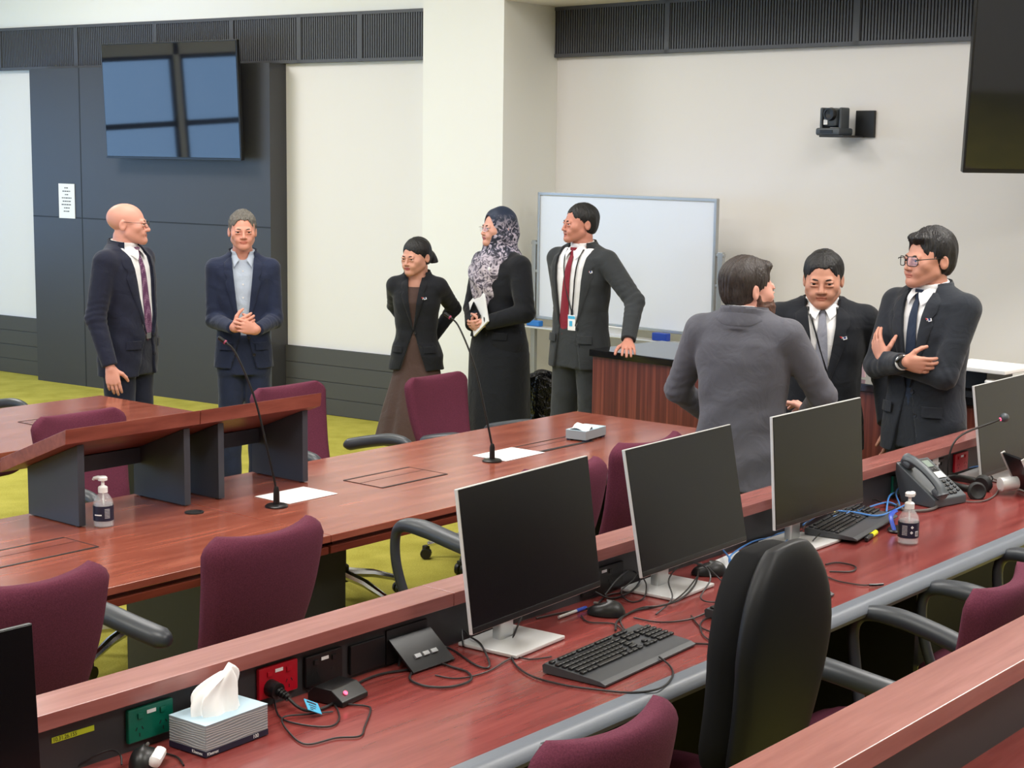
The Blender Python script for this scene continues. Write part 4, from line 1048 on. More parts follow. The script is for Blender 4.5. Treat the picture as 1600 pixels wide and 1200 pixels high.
def hand_parts(side, wr, f, n, curl, s=1.0, thumb=.55, spread=.0, res=.0034, fore=None):
    """one continuous hand: palm, four unequal bent fingers, thumb from the side near the wrist"""
    f = np.array(f, float); f /= np.linalg.norm(f); n = np.array(n, float); n -= f * (n @ f); n /= np.linalg.norm(n)
    t = np.cross(f, n) * (1 if side == 'R' else -1)              # towards the thumb
    B = np.stack([t, f, n], 1)
    fl = -(B.T @ np.array(fore)) * .07 if fore is not None else np.array([0, -.05, 0])
    ch = []
    kn = [(.031, .083), (.0105, .088), (-.0105, .084), (-.030, .076)]; ln = [.066, .074, .069, .054]; rad = [.0088, .0092, .0088, .0078]
    for i, (kx, ky) in enumerate(kn):
        p = np.array([kx, ky, -.002]); a = 0.0; pts = [p]; c = curl[i] if isinstance(curl, (list, tuple)) else curl
        sp = spread * (1.5 - i) * .5 + (1.5 - i) * .02
        for j, (q, w) in enumerate(((.46, .75), (.30, 1.15), (.24, .8))):
            a += c * w; d = np.array([sp * cos(a), cos(a), sin(a)]); d /= np.linalg.norm(d); p = p + d * ln[i] * q; pts.append(p)
        ch.append((pts, rad[i]))
    tp = [np.array([.026, .022, .006])]; a = thumb; d = np.array([.80, .58, .14 + .25 * a]); d /= np.linalg.norm(d); tp.append(tp[0] + d * .036)
    d = np.array([.48, .80, .22 + .45 * a]); d /= np.linalg.norm(d); tp.append(tp[1] + d * .032)
    d = np.array([.22, .88, .25 + .6 * a]); d /= np.linalg.norm(d); tp.append(tp[2] + d * .027)
    def fn(P):
        d = cone(P, fl, (0, .004, 0), .0255, .0225)
        d = smin(d, ell(P, (0, .03, .001), (.033, .048, .0165)), .02)
        d = smin(d, ell(P, (0, .058, .001), (.038, .034, .0140)), .015)
        d = smin(d, ell(P, (.022, .03, .008), (.016, .03, .014)), .012)
        for (kx, ky), (pts, r) in zip(kn, ch):
            d = smin(d, cone(P, (kx * .55, .02, -.002), pts[0], .009, r + .0012), .012)
        fing = None
        for pts, r in ch:
            g = cone(P, pts[0], pts[1], r + .0004, r)
            g = smin(g, cone(P, pts[1], pts[2], r + .0003, r * .92), .002)
            g = smin(g, cone(P, pts[2], pts[3], r * .93, r * .78), .002)
            fing = g if fing is None else np.minimum(fing, g)
        d = smin(d, fing, .004)
        g = cone(P, tp[0], tp[1], .014, .0115); g = smin(g, cone(P, tp[1], tp[2], .0112, .0098), .003); g = smin(g, cone(P, tp[2], tp[3], .0098, .0076), .003)
        return smin(d, g, .008)
    allp = np.array([p for pts, r in ch for p in pts] + tp + [fl * 1.35, fl * 1.35 + .02, fl * 1.35 - .02])
    lo = np.minimum(allp.min(0), [-.045, -.06, -.026]) - .016; hi = np.maximum(allp.max(0), [.045, .1, .026]) + .016
    V, Fq = nets(fn, lo, hi, res)
    return (V * s) @ B.T + np.array(wr), Fq
def person(name_label, pos, h, theta, head_turn, o):
    root = thing('person', name_label, 'person', (pos[0], pos[1], 0), theta, o.get('group'))
    zs = o.get('zs', .91); s = (h + o.get('lift', 0)) / 1.75; g = o.get('girth', 1.0) * s; fem = o.get('female', False); hs = s ** .5 * o.get('head', 1.0)
    sk = skin(o['id'] + '_skin', o['skin']); lip = skin(o['id'] + '_lips', o.get('lips', tuple(int(c * k) for c, k in zip(o['skin'], (.88, .74, .73)))), .4)
    # ---- joints
    sw = .188 * g * (.9 if fem else 1)
    SH = {'L': np.array([sw, .012, 1.405 * s]), 'R': np.array([-sw, .012, 1.405 * s])}
    arms = {}
    for k in 'LR':
        a = o['arm' + k]; el, wr = two_bone(SH[k], np.array(a['wrist']), .295 * s, .262 * s, a.get('hint', (0, 1, -.4)))
        arms[k] = (SH[k], el, wr)
    hc = np.array([0, -.012 + o.get('head_fwd', 0), h - .119 * hs * zs])        # head centre
    HR = rotz(head_turn) @ rotx(o.get('pitch', 0)) @ roty(o.get('tilt', 0))
    # ---- torso rings (z, cx, cy, rx, ry)
    if fem: base = [(.78, .185, .125), (.92, .19, .13), (1.02, .168, .118), (1.10, .155, .112), (1.20, .168, .122), (1.29, .18, .135), (1.36, .183, .122), (1.42, .16, .10), (1.455, .105, .08), (1.49, .075, .07)]
    else: base = [(.78, .196, .130), (.92, .195, .130), (1.02, .183, .125), (1.12, .180, .125), (1.22, .192, .130), (1.30, .203, .132), (1.37, .203, .124), (1.425, .180, .106), (1.465, .122, .088), (1.50, .082, .078)]
    belly = o.get('belly', 0)
    rings = [(z * s, 0, (.006 + (.012 if z > 1.44 else 0) - belly * .35 * math.exp(-((z - 1.08) / .14) ** 2)), rx * g, ry * g + belly * .65 * math.exp(-((z - 1.08) / .14) ** 2)) for z, rx, ry in base]
    def shrink(R, e): return [(z, cx, cy, rx - e, ry - e) for z, cx, cy, rx, ry in R]
    def fy(z, x, e=0, R=None):       # front of the torso at height z
        cx, cy, rx, ry = ring_at(R or rings, z); rx -= e; ry -= e
        return cy - ry * max(0, 1 - min(1, abs(x - cx) / rx) ** 2.3) ** (1 / 2.3)
    sh_r = .058 * g
    def torso(P, e=0, hem=None):
        R_ = shrink(rings, e); d = loft(P, R_)
        for k in 'LR':
            sg = 1 if k == 'L' else -1
            d = smin(d, cone(P, (sg * .07 * g, .014, 1.447 * s), (sg * (sw - .012), .012, 1.405 * s), sh_r - e, sh_r + .004 - e), .035)
        return d
    def wr_noise(P, amp):
        X, Y, Z = P; return amp * (np.sin(31 * X + 17 * Z + 1.3 * o['seed']) * np.sin(23 * Z - 19 * Y + o['seed']) + .6 * np.sin(47 * Z + 29 * X - 21 * Y))
    def sleeve(P, k, r0, r1, r2, cut=.97):
        a, e, w = arms[k]; w2 = e + (w - e) * cut
        d = smin(cone(P, a, e, r0, r1), cone(P, e, w2, r1 * .99, r2), .02)
        X, Y, Z = P; u = (w - e) / np.linalg.norm(w - e)
        d = np.maximum(d, ((X - w2[0]) * u[0] + (Y - w2[1]) * u[1] + (Z - w2[2]) * u[2]) - .006)
        # folds gather round the elbow
        q = np.sqrt((X - e[0]) ** 2 + (Y - e[1]) ** 2 + (Z - e[2]) ** 2)
        ua = (e - a) / np.linalg.norm(e - a)
        sl = (X - e[0]) * (ua[0] + u[0]) + (Y - e[1]) * (ua[1] + u[1]) + (Z - e[2]) * (ua[2] + u[2])
        return d + .0020 * np.exp(-(q / .11) ** 2) * np.sin(88 * sl + o['seed'] + 2.2 * np.sin(24 * X + 31 * Y + 13 * Z))
    # ---- the body: one skin
    nk = [np.array([0, .018, 1.44 * s]), hc + HR @ np.array([0, .022, -.075 * zs]) * hs]
    nr = o.get('neck', .055) * hs
    def body(P):
        d = loft(P, [r for r in shrink(rings, .026) if r[0] > .90 * s])
        for k in 'LR':
            a, e, w = arms[k]
            d = smin(d, smin(cone(P, a, e, .043 * g, .036 * g), cone(P, e, w, .036 * g, .025 * g), .02), .03)
            sg = 1 if k == 'L' else -1
            d = smin(d, cone(P, (sg * .07 * g, .014, 1.437 * s), (sg * (sw - .02), .012, 1.395 * s), .04 * g, .042 * g), .03)
            d = smin(d, smin(cone(P, (sg * .075 * g, .01, .95 * s), (sg * .095 * g, -.005, .48 * s), .075 * g, .052 * g), cone(P, (sg * .095 * g, -.005, .48 * s), (sg * .10 * g, .012, .06 * s), .05 * g, .036 * g), .02), .03)
        d = smin(d, cone(P, nk[0], nk[1], nr * 1.06, nr), .03)
        Q = inv(P, HR, hc); Q = (Q[0] / hs, Q[1] / hs, Q[2] / (hs * zs))
        return smin(d, head_sdf(Q, o) * hs * .95, .012)
    zc = hc[2] - .185 * hs * zs; R0 = .0034
    zc = round(zc / R0) * R0
    parts = [nets(lambda P: np.maximum(body(P), zc - .02 - P[2]), (-.17, -.19 + o.get('head_fwd', 0), zc - .03), (.17, .19, h + .03), R0)]
    parts.append(nets(lambda P: np.maximum(body(P), P[2] - zc), (-.5, -.55, .0), (.5, .45, zc + .03), .013))
    for k in 'LR':
        a = o['arm' + k]; parts.append(hand_parts(k, arms[k][2] + (lambda u: u / np.linalg.norm(u))(arms[k][2] - arms[k][1]) * .012, a['f'], a['n'], a.get('curl', .35), .94 * s ** .5 * (.92 if fem else 1), a.get('thumb', .5), a.get('spread', 0), fore=(lambda u: u / np.linalg.norm(u))(arms[k][2] - arms[k][1])))
    def faces(c):
        q = (c - hc) @ HR / np.array([hs, hs, hs * zs])
        m = np.zeros(len(c), int)
        m[(np.abs(q[:, 0]) < .0225) & (q[:, 1] < -.078) & (q[:, 2] < -.0565 - 9 * q[:, 0] ** 2 * .5) & (q[:, 2] > -.0765 - o.get('mouth', 0) * 1.6 + 12 * q[:, 0] ** 2)] = 1
        return m
    mesh_of('body', parts, [sk, lip], root, faces)
    # things in the head's frame
    def hm(): return Matrix.Translation(Vector(hc)) @ Matrix([list(r) for r in HR]).to_4x4() @ Matrix.Diagonal((hs, hs, hs * zs, 1))
    HM = hm()
    def hput(ob): ob.matrix_local = HM; return ob
    for sg in (-1, 1):
        e = MB().lathe([(.0128 * sin(pi * k / 10), -.0128 * cos(pi * k / 10)) for k in range(11)], 16, Matrix.Translation((sg * .032, -.0770, -.0008)))
        e.lathe([(0, 0), (.0064, 0), (.0058, .0014), (0, .0020)], 14, Matrix.Translation((sg * .032 + o.get('gaze', 0), -.0888, -.0006)) @ Matrix.Rotation(pi / 2, 4, 'X'), mi=1)
        hput(e.build('eye', [M['eye_white'], M['iris']], root))
    hm_ = o['hairmat']
    if o.get('brows', True):
        for sg in (-1, 1):
            b = MB(); b.tube(smooth_path([(sg * .0155, -.0935, .0165), (sg * .030, -.0925, .0215), (sg * .046, -.0815, .0175)], 5), [.0018, .0026, .0031, .0034, .0035, .0035, .0034, .0030, .0025, .0019, .0012], 6); hput(b.build('eyebrow', hm_, root))
    # ---- hair: a shaped cap over the skull
    hr = o.get('hair')
    if hr:
        def hair(P):
            X, Y, Z = P; up = hr.get('up', .012)
            d = ell(P, (0, .018, .044), (.081 + hr.get('side', 0), .100, .084 + up))
            d = smin(d, ell(P, (0, .045, -.02), (.066, .062, .06)), .03)
            if hr.get('quiff'): d = smin(d, ell(P, (hr.get('qx', 0), -.058, .098), (.052, .034, hr['quiff'])), .02)
            for bl in hr.get('lumps', []): d = smin(d, ell(P, bl[0], bl[1]), .015)
            hl_ = hr.get('line', .068) + hr.get('part', 0) * X * 1.0
            face_z = hl_ - 1.7 * np.maximum(0, np.abs(X) - .030)            # hairline dips at the temples
            fr = np.maximum(face_z - Z, -.2)                                         # keep above the hairline
            yb = hr.get('yb', -.012)
            bk = np.maximum(yb + .35 * np.maximum(0, -Z) - Y, hr.get('nape', -.066) - Z)              # keep behind the ears
            sb = np.maximum(np.maximum(-.030 - Y, -.02 - Z), .066 - np.abs(X))          # sideburn
            am = hr.get('tuft', .0022); th = np.arctan2(X, Y + .03)
            d = d + am * (np.sin(26 * th + 30 * Z + 9 * np.sin(5 * th)) + .8 * np.sin(70 * X + 25 * Y) * np.sin(60 * Y + 20 * Z))
            keep = np.minimum(np.minimum(fr * .7, bk), sb) + .0015 * np.sin(150 * X + 40 * Y) + .001 * np.sin(310 * X)
            d = smax(d, keep, .008)
            d = smax(d, -ell(P, (.083, .014, -.010), (.012, .021, .033)), .004); d = smax(d, -ell(P, (-.083, .014, -.010), (.012, .021, .033)), .004)
            return d
        V, Fq = nets(hair, (-.125, -.125, -.12), (.125, .15, .19), .0034)
        hput(mesh_of('hair', [(V, Fq)], [hm_], root))
    # ---- trousers or skirt
    if 'skirt' in o:
        k_ = o['skirt']; R_ = [(z * s, 0, cy, rx * g, ry * g) for z, cy, rx, ry in k_['rings']]
        zlo, zhi = min(r[0] for r in R_), max(r[0] for r in R_)
        def sk_fn(P):
            return loft(P, R_, 2.1, True, lambda a, z: 1 + k_['fold'] * np.clip((1.0 * s - z) / .6, 0, 1) * (np.sin(k_['n'] * a + .5 * o['seed']) + .4 * np.sin((2 * k_['n'] + 1) * a)))
        mesh_of(k_['name'], [nets(sk_fn, (-.5, -.45, zlo - .02), (.5, .45, zhi + .02), .009)], [k_['mat']], root)
    else:
        st = o.get('stance', .0)
        def tr(P):
            d = loft(P, [(.80 * s, 0, .005, .172 * g, .118 * g), (.92 * s, 0, .006, .178 * g, .122 * g + belly * .3), (1.03 * s, 0, .004, .168 * g, .118 * g + belly * .5)])
            for sg in (-1, 1):
                hx = sg * .088 * g; kx = sg * (.098 * g + st * .5); ax_ = sg * (.10 * g + st)
                d = smin(d, smin(cone(P, (hx, .004, .84 * s), (kx, -.006, .47 * s), .094 * g, .077 * g), cone(P, (kx, -.006, .47 * s), (ax_, .016, .07 * s), .077 * g, .074 * g), .03), .02)
            X, Y, Z = P
            d = np.maximum(d, .035 * s - Z)
            return d + wr_noise(P, .0016) + .002 * np.sin(80 * Z + 20 * X) * np.exp(-((Z - .12 * s) / .10) ** 2)
        mesh_of('trousers', [nets(tr, (-.34, -.24, .0), (.34, .24, 1.06 * s), .009)], [o['trousers']], root)
        if o.get('belt'):
            b = MB(); P_ = []
            for i in range(41):
                a = 2 * pi * i / 40; q = (abs(cos(a)) ** 2.3 + abs(sin(a)) ** 2.3) ** (-1 / 2.3); P_.append((cos(a) * q * (.172 * g), .004 + sin(a) * q * (.121 * g + belly * .5), 1.012 * s))
            b.tube(P_, .016, 8, flat=.25, up=(1, 0, 0)); b.build('belt', M['shoe'], root)
            MB().box((0, P_[30][1] - .004, 1.012 * s), (.042, .006, .034), .002).build('buckle', M['silver'], root)
    for sg in (-1, 1):
        st = o.get('stance', 0); fx = sg * (.10 * g + st) if 'skirt' not in o else sg * .07
        def shoe(P): 
            d = smin(ell(P, (fx, -.02, .035), (.045, .075, .045)), ell(P, (fx + sg * .008, -.105, .026), (.044, .085, .034)), .03)
            return np.maximum(d, .002 - P[2])
        mesh_of('shoe', [nets(shoe, (fx - .08, -.24, -.01), (fx + .08, .09, .1), .008)], [M['shoe']], root)
    # ---- shirt with collar
    if 'shirt' in o:
        def shf(P):
            d = torso(P, .016); X, Y, Z = P
            d = np.maximum(d, .93 * s - Z); d = np.maximum(d, Z - 1.475 * s)
            c = nk[0]; ax = (nk[1] - nk[0]); ax = ax / np.linalg.norm(ax)
            # stand collar, open in front
            tz = Z - (1.476 * s + .16 * (Y + .02))
            r = np.sqrt((X / 1.0) ** 2 + (Y - .012) ** 2); ro = nr * 1.06 + .012 + .06 * np.maximum(0, -tz)
            col = np.maximum(np.maximum(r - ro, -(r - ro + .010)), np.maximum(tz - .030 * s, -.03 - tz))
            if o.get('open_collar'): col = np.maximum(col, -np.maximum(np.abs(X) - .016 - .35 * np.maximum(0, Z - 1.44 * s), Y))
            return smin(d, col, .004)
        zlo = .93 * s
        mesh_of('shirt', [nets(shf, (-.26 * g, -.24, zlo - .02), (.26 * g, .2, 1.56 * s), .0055)], [o['shirt']], root)
        # collar leaves
        for sg in (-1, 1):
            yc = -(nr * 1.06 + .012) + .012
            oc = .020 if o.get('open_collar') else .002
            A = [(sg * oc, yc - .010, 1.468 * s - (.012 if o.get('open_collar') else 0)), (sg * (nr * .62), yc + .010, 1.484 * s), (sg * (nr * 1.02 + .012), .010, 1.500 * s)]
            Bq = [(sg * (.030 + oc), fy(1.405 * s, .03, .016) - .008, 1.412 * s), (sg * (nr * .62 + .024), fy(1.43 * s, .06, .016) + .0, 1.436 * s), (sg * (nr * 1.02 + .03), .012, 1.462 * s)]
            m = []; m2 = []
            for i in range(9):
                t = i / 8; q = t * 2; i0 = min(int(q), 1); f_ = q - i0
                pa = Vector(A[i0]).lerp(Vector(A[i0 + 1]), f_); pb = Vector(Bq[i0]).lerp(Vector(Bq[i0 + 1]), f_)
                ro = []; r2 = []
                for j in range(6):
                    v = pa.lerp(pb, j / 5) + Vector((sg * .2, -.8, .2)) * (.010 * sin(pi * j / 5) ** .8 * (1 - t * .6)); ro.append(v + Vector((0, -.0035, .001))); r2.append(v)
                m.append(ro); m2.append(r2)
            MB().grid(m, thick=m2).build('collar_leaf', o['shirt'], root, sharp=70)
        pk = MB()
        if not o.get('tie'):
            for z in np.arange(1.02, 1.43, .075): pk.lathe([(0, 0), (.005, 0), (.005, .002), (0, .002)], 10, Matrix.Translation((0, fy(z * s, 0, .016) - .001, z * s)) @ Matrix.Rotation(pi / 2, 4, 'X'))
            pk.build('shirt_buttons', M['shirt_white'], root)
    def strip(rows, e, off, th, name, mat, ncol=6, N=26, R=None, par=None, xc=0):
        zs = [r[0] for r in rows]; o_ = sorted(rows); zz = [r[0] for r in o_]
        F_ = []; B_ = []
        for i in range(N + 1):
            z = zz[0] + (zz[-1] - zz[0]) * i / N
            x0 = float(np.interp(z, zz, [r[1] for r in o_])); x1 = float(np.interp(z, zz, [r[2] for r in o_])); a = []; b = []
            for j in range(ncol + 1):
                x = x0 + (x1 - x0) * j / ncol; y = fy(z * s, x * g, e, R) - off
                bulge = .003 * sin(pi * j / ncol)
                a.append((x * g, y - th - bulge, z * s)); b.append((x * g, y, z * s))
            F_.append(a); B_.append(b)
        return MB().grid(F_, thick=B_).build(name, mat, par or root, sharp=70)
    if o.get('tie'):
        sx = o.get('tie_x', 0)
        def tz(z): return sx * np.clip((1.44 - z) / .45, 0, 1)
        rows = [(1.452, -.013, .013), (1.44, -.0125, .0125), (1.36, -.021 + tz(1.36), .021 + tz(1.36)), (1.20, -.029 + tz(1.2), .029 + tz(1.2)), (1.03, -.038 + tz(1.03), .038 + tz(1.03)), (.985, -.001 + tz(.99), .001 + tz(.99))]
        strip(rows, .016, .004, .004, 'tie', o['tie'])
        kn_ = MB(); y = fy(1.45 * s, 0, .016)
        kn_.prism([(-.021, .028), (.021, .028), (.014, -.022), (-.014, -.022)], -.010, .012, 'y', .005, 0, Matrix.Translation((0, min(y, -(nr * 1.06 + .012) + .012) - .006, 1.452 * s)) @ Matrix.Rotation(-.12, 4, 'X'))
        kn_.build('tie_knot', o['tie'], root)
    # ---- jacket
    if 'jacket' in o:
        J = o['jacket']; zb, zn, wn, flare, hem = J.get('button', 1.08), 1.485, J.get('open', .062), J.get('flare', .16), J.get('hem', .80)
        def vw(z):                            # half width of the opening
            return np.where(z > zb * s, wn * g * np.clip((z - zb * s) / ((zn - zb) * s), 0, 1) ** J.get('vpow', .85) + J.get('gap', 0) * g, (zb * s - z) * flare + J.get('gap', 0) * g)
        oc = J.get('shift', 0)
        def jk(P):
            X, Y, Z = P
            R_ = [(z, cx, cy, rx * (1 + J.get('skirt', .06) * max(0, (1.0 * s - z) / .2)), ry * (1 + J.get('skirt', .06) * max(0, (1.0 * s - z) / .2))) for z, cx, cy, rx, ry in rings]
            d = loft(P, R_)
            for k in 'LR':
                sg = 1 if k == 'L' else -1
                d = smin(d, cone(P, (sg * .07 * g, .014, 1.447 * s), (sg * (sw - .010), .012, 1.405 * s), sh_r, sh_r + .006), .035)
            d = np.maximum(d, hem * s + .03 * np.minimum(1, np.abs(X) / .1) * 0 - Z)
            d = d + wr_noise(P, .0022)
            # collar standing round the back of the neck
            tz = Z - (1.452 * s + .30 * (Y - .02)); r = np.sqrt((X / 1.08) ** 2 + (Y - .014) ** 2); ro = nr + .028 + .35 * np.maximum(0, -tz) * .6
            col = np.maximum(np.maximum(r - ro, -(r - ro + .014)), np.maximum(tz - .046 * s, -.05 - tz)); col = np.maximum(col, -(Y + .035))
            d = smin(d, col, .008)
            # front opening
            X2 = X - oc * np.clip((1.40 * s - Z) / .4, 0, 1)
            op = np.maximum((np.abs(X2) - vw(Z)) * .95, Y + .012)
            d = np.maximum(d, -op)
            # hollow neck
            d = np.maximum(d, -np.maximum(np.sqrt(X ** 2 + (Y - .012) ** 2) - (nr + .020), 1.462 * s + .25 * (Y) - Z))
            for k in 'LR':
                aJ = sleeve(P, k, .070 * g, .056 * g, .0435 * g, J.get('cut' + k, .97))
                d = smin(d, aJ, .016)
            return d
        A = np.array([p for k in 'LR' for p in arms[k]] + [[.27 * g, .19, 1.55 * s], [-.27 * g, -.2 - belly, hem * s]])
        lo = A.min(0) - .085; hi = A.max(0) + .085; lo[2] = min(hem * s - .02, lo[2]); hi[2] = 1.56 * s
        jo = mesh_of('jacket', [nets(jk, lo, hi, .0062)], [J['mat']], root)
        # collar lying round the neck
        cg = []; ch_ = []
        for i in range(25):
            a = RAD(-128) + RAD(256) * i / 24; ra = []; rb = []
            for j in range(6):
                t = j / 5; rr_ = nr + .019 + .018 * t ** 1.3; fwd = (1 - cos(a)) * .5
                z = (1.516 - .072 * t - .022 * fwd) * s; 
                p_ = Vector((sin(a) * rr_ * 1.10, .014 + cos(a) * rr_, z)); nn_ = Vector((sin(a) * .3, cos(a) * .45, .85)).normalized()
                for _ in range(4):
                    p_ = p_ + nn_ * ((.002 - float(jk((p_.x, p_.y, p_.z)))) * min(1, max(0, (t - .3) / .6)) * max(0, cos(a * 1.1)))
                ra.append(p_ + nn_ * (.007 - .0045 * t)); rb.append(p_ - nn_ * .004)
            cg.append(ra); ch_.append(rb)
        MB().grid(cg, thick=ch_).build('jacket_collar', J['mat'], root, sharp=70)
        # lapels
        if J.get('lapel', True):
            for sg in (-1, 1):
                def vx(z): return float(vw(np.array(z * s))) / g
                rows = []
                lw = J.get('lw', .062)
                for z in np.linspace(zb + .005, 1.47, 16):
                    t = (z - zb) / (1.47 - zb); x0 = vx(z) - .003
                    wd = lw * min(1, t * 1.5) * (1 if t < .78 else (1 - .18 * (t - .78) / .22)); notch = .016 if .735 < t < .80 else 0
                    rows.append((z, sg * x0 + oc / g * float(np.clip((1.40 - z) / .4 * s, 0, 1)), sg * (x0 + max(.004, wd - notch)) + oc / g * float(np.clip((1.40 - z) / .4 * s, 0, 1))))
                strip(rows, 0, .001, .0045, 'lapel', J.get('lapel_mat', J['mat']), N=40)
        bt = MB()
        for z in (zb - .012, zb - .11):
            x = J.get('gap', 0) * g + (.012 if z > zb - .05 else .012 + .11 * flare * .9); bt.lathe([(0, 0), (.0095, 0), (.009, .004), (0, .003)], 14, Matrix.Translation((x + oc, fy(z * s, x) - .001, z * s)) @ Matrix.Rotation(pi / 2, 4, 'X'))
        bt.build('jacket_buttons', M['button'], root)
        for sg in (-1, 1):
            strip([(.948, sg * .085, sg * .165), (.992, sg * .083, sg * .163)], -.004 - .008, -.002, .004, 'pocket_flap', J['mat'], N=4)
        if J.get('cuff'):
            for k in J['cuff']:
                a, e, w = arms[k]; u = (w - e) / np.linalg.norm(w - e); c0 = e + (w - e) * .88; c1 = w + u * .010
                MB().tube([c0, c1, c1 + u * .001], [.034 * g, .034 * g, .028 * g], 20).build('shirt_cuff', o.get('shirt', M['shirt_white']), root)
    if o.get('pin'):
        px_, pz_ = o['pin']; y = fy(pz_ * s, px_ * g) - .008
        b = MB()
        b.box((px_ * g - .010, y, pz_ * s + .001), (.018, .003, .013), .001, rot=(0, .25, 0)); b.box((px_ * g + .010, y, pz_ * s), (.018, .003, .013), .001, rot=(0, -.3, 0))
        pb = b.build('flag_pin', M['pin'], root)
        q = MB(); q.box((px_ * g - .010, y - .0012, pz_ * s + .004), (.017, .002, .006), rot=(0, .25, 0)); q.build('pin_red', M['pin_red'], pb)
        q = MB(); q.box((px_ * g + .009, y - .0012, pz_ * s + .002), (.010, .002, .008), rot=(0, -.3, 0)); q.build('pin_blue', M['pin_blue'], pb)
    if o.get('lanyard'):
        zc_, xc_ = o['lanyard']
        for sg in (-1, 1):
            strip([(zc_ + .05, xc_ - .004, xc_ + .004), (1.25, sg * .03 + xc_ * .5 - .004, sg * .03 + xc_ * .5 + .004), (1.47, sg * .062 - .004, sg * .062 + .004)], .016, .008, .002, 'lanyard', M['black'], ncol=2)
        y = fy(zc_ * s, xc_ * g, .016) - .010
        if o.get('card', True):
            b = MB().box((xc_ * g, y, zc_ * s), (.056, .003, .088), .001).build('id_card', M['paper'], root)
            q = MB(); q.box((xc_ * g, y - .002, zc_ * s + .03), (.05, .001, .016)); q.box((xc_ * g - .005, y - .002, zc_ * s - .005), (.022, .001, .03)); q.build('card_print', M['tag'], b)
            MB().box((xc_ * g, y, zc_ * s + .058), (.016, .006, .03), .002).build('card_clip', M['black'], root)
    if o.get('glasses'):
        G = o['glasses']; fm_ = MB(); ln_ = MB(); rw, rh, r_ = G.get('w', .024), G.get('h', .018), G.get('r', .0012)
        for sg in (-1, 1):
            P_ = []; n = G.get('pow', 3)
            for i in range(25):
                a = 2 * pi * i / 24; q = (abs(cos(a)) ** n + abs(sin(a)) ** n) ** (-1 / n); x = sg * .033 + cos(a) * q * rw
                P_.append((x, -.112 + 3.2 * (abs(x) - .01) ** 2 * 2, -.002 + sin(a) * q * rh))
            fm_.tube(P_, r_, 6)
            ln_.add([(p[0], p[1], p[2]) for p in P_[:-1]], [tuple(range(24))])
            fm_.tube([(sg * (.033 + rw), -.108, .006), (sg * .074, -.096, .008), (sg * .079, -.03, .012), (sg * .079, .008, .016), (sg * .078, .03, .0)], r_ * 1.15, 6)
        fm_.tube([(-.010, -.1115, .002), (0, -.114, .005), (.010, -.1115, .002)], r_, 6)
        gl = hput(fm_.build('glasses', G['mat'], root)); ln_.build('lens', M['lens'], gl)
    return root, arms, (hc, HR, hs), rings, fy
def beard_mesh(root, head, mat, low=-.13, bulk=.010):
    hc, HR, hs = head
    def fn(P):
        X, Y, Z = P
        d = ell(P, (0, -.036, -.072), (.063 + bulk * .3, .060 + bulk, .055 + bulk))
        d = smin(d, ell(P, (0, -.070, -.105), (.036, .034, .036)), .03)
        for sg in (-1, 1): d = smin(d, cone(P, (sg * .071, -.004, -.02), (sg * .060, -.012, -.06), .006, .014), .02)
        d = smax(d, Z + .052 - 10 * np.maximum(0, np.abs(X) - .03) ** 1.0 * .12, .008)
        d = smax(d, Y - .012, .006)
        return d + .0022 * np.sin(190 * X + 60 * Z) * np.sin(160 * Z + 90 * Y)
    V, Fq = nets(fn, (-.10, -.13, -.17), (.10, .05, .02), .0036)
    ob = mesh_of('beard', [(V, Fq)], [mat], root)
    ob.matrix_local = Matrix.Translation(Vector(hc)) @ Matrix([list(r) for r in HR]).to_4x4() @ Matrix.Diagonal((hs, hs, hs * .91, 1))
    return ob
# ---- materials of the clothes
navy = cloth('navy_suit', (30, 34, 52)); navy2 = cloth('navy_blazer', (34, 42, 66)); blk = cloth('black_blazer', (24, 26, 32)); blk2 = cloth('black_suit', (24, 27, 34))
char = cloth('charcoal_suit', (50, 53, 56)); grey = cloth('grey_suit', (88, 88, 97)); dark = cloth('dark_suit', (38, 42, 50)); brown = cloth('brown_dress', (76, 58, 54))
skirt_b = cloth('black_skirt', (24, 27, 34)); pale = cloth('pale_blue_shirt', (190, 202, 220), .8, .1, .03)
def tie_pattern(name, base, spot, scale=120):
    m, nt, b = new_mat(name); tc = nt.nodes.new('ShaderNodeTexCoord'); v = nt.nodes.new('ShaderNodeTexVoronoi'); v.inputs['Scale'].default_value = scale; v.inputs['Randomness'].default_value = .15
    r = nt.nodes.new('ShaderNodeValToRGB'); r.color_ramp.interpolation = 'CONSTANT'
    r.color_ramp.elements[0].color = lin(spot); r.color_ramp.elements[1].position = .28; r.color_ramp.elements[1].color = lin(base)
    nt.links.new(tc.outputs['Object'], v.inputs['Vector']); nt.links.new(v.outputs['Distance'], r.inputs[0]); nt.links.new(r.outputs[0], b.inputs['Base Color'])
    b.inputs['Roughness'].default_value = .55; return m
tie_dots = tie_pattern('dotted_purple_tie', (92, 50, 88), (206, 170, 196)); tie_red = cloth('red_tie', (128, 26, 44), .6); tie_grey = cloth('grey_tie', (128, 130, 142), .5); tie_blue = cloth('dark_blue_tie', (36, 48, 70), .6)
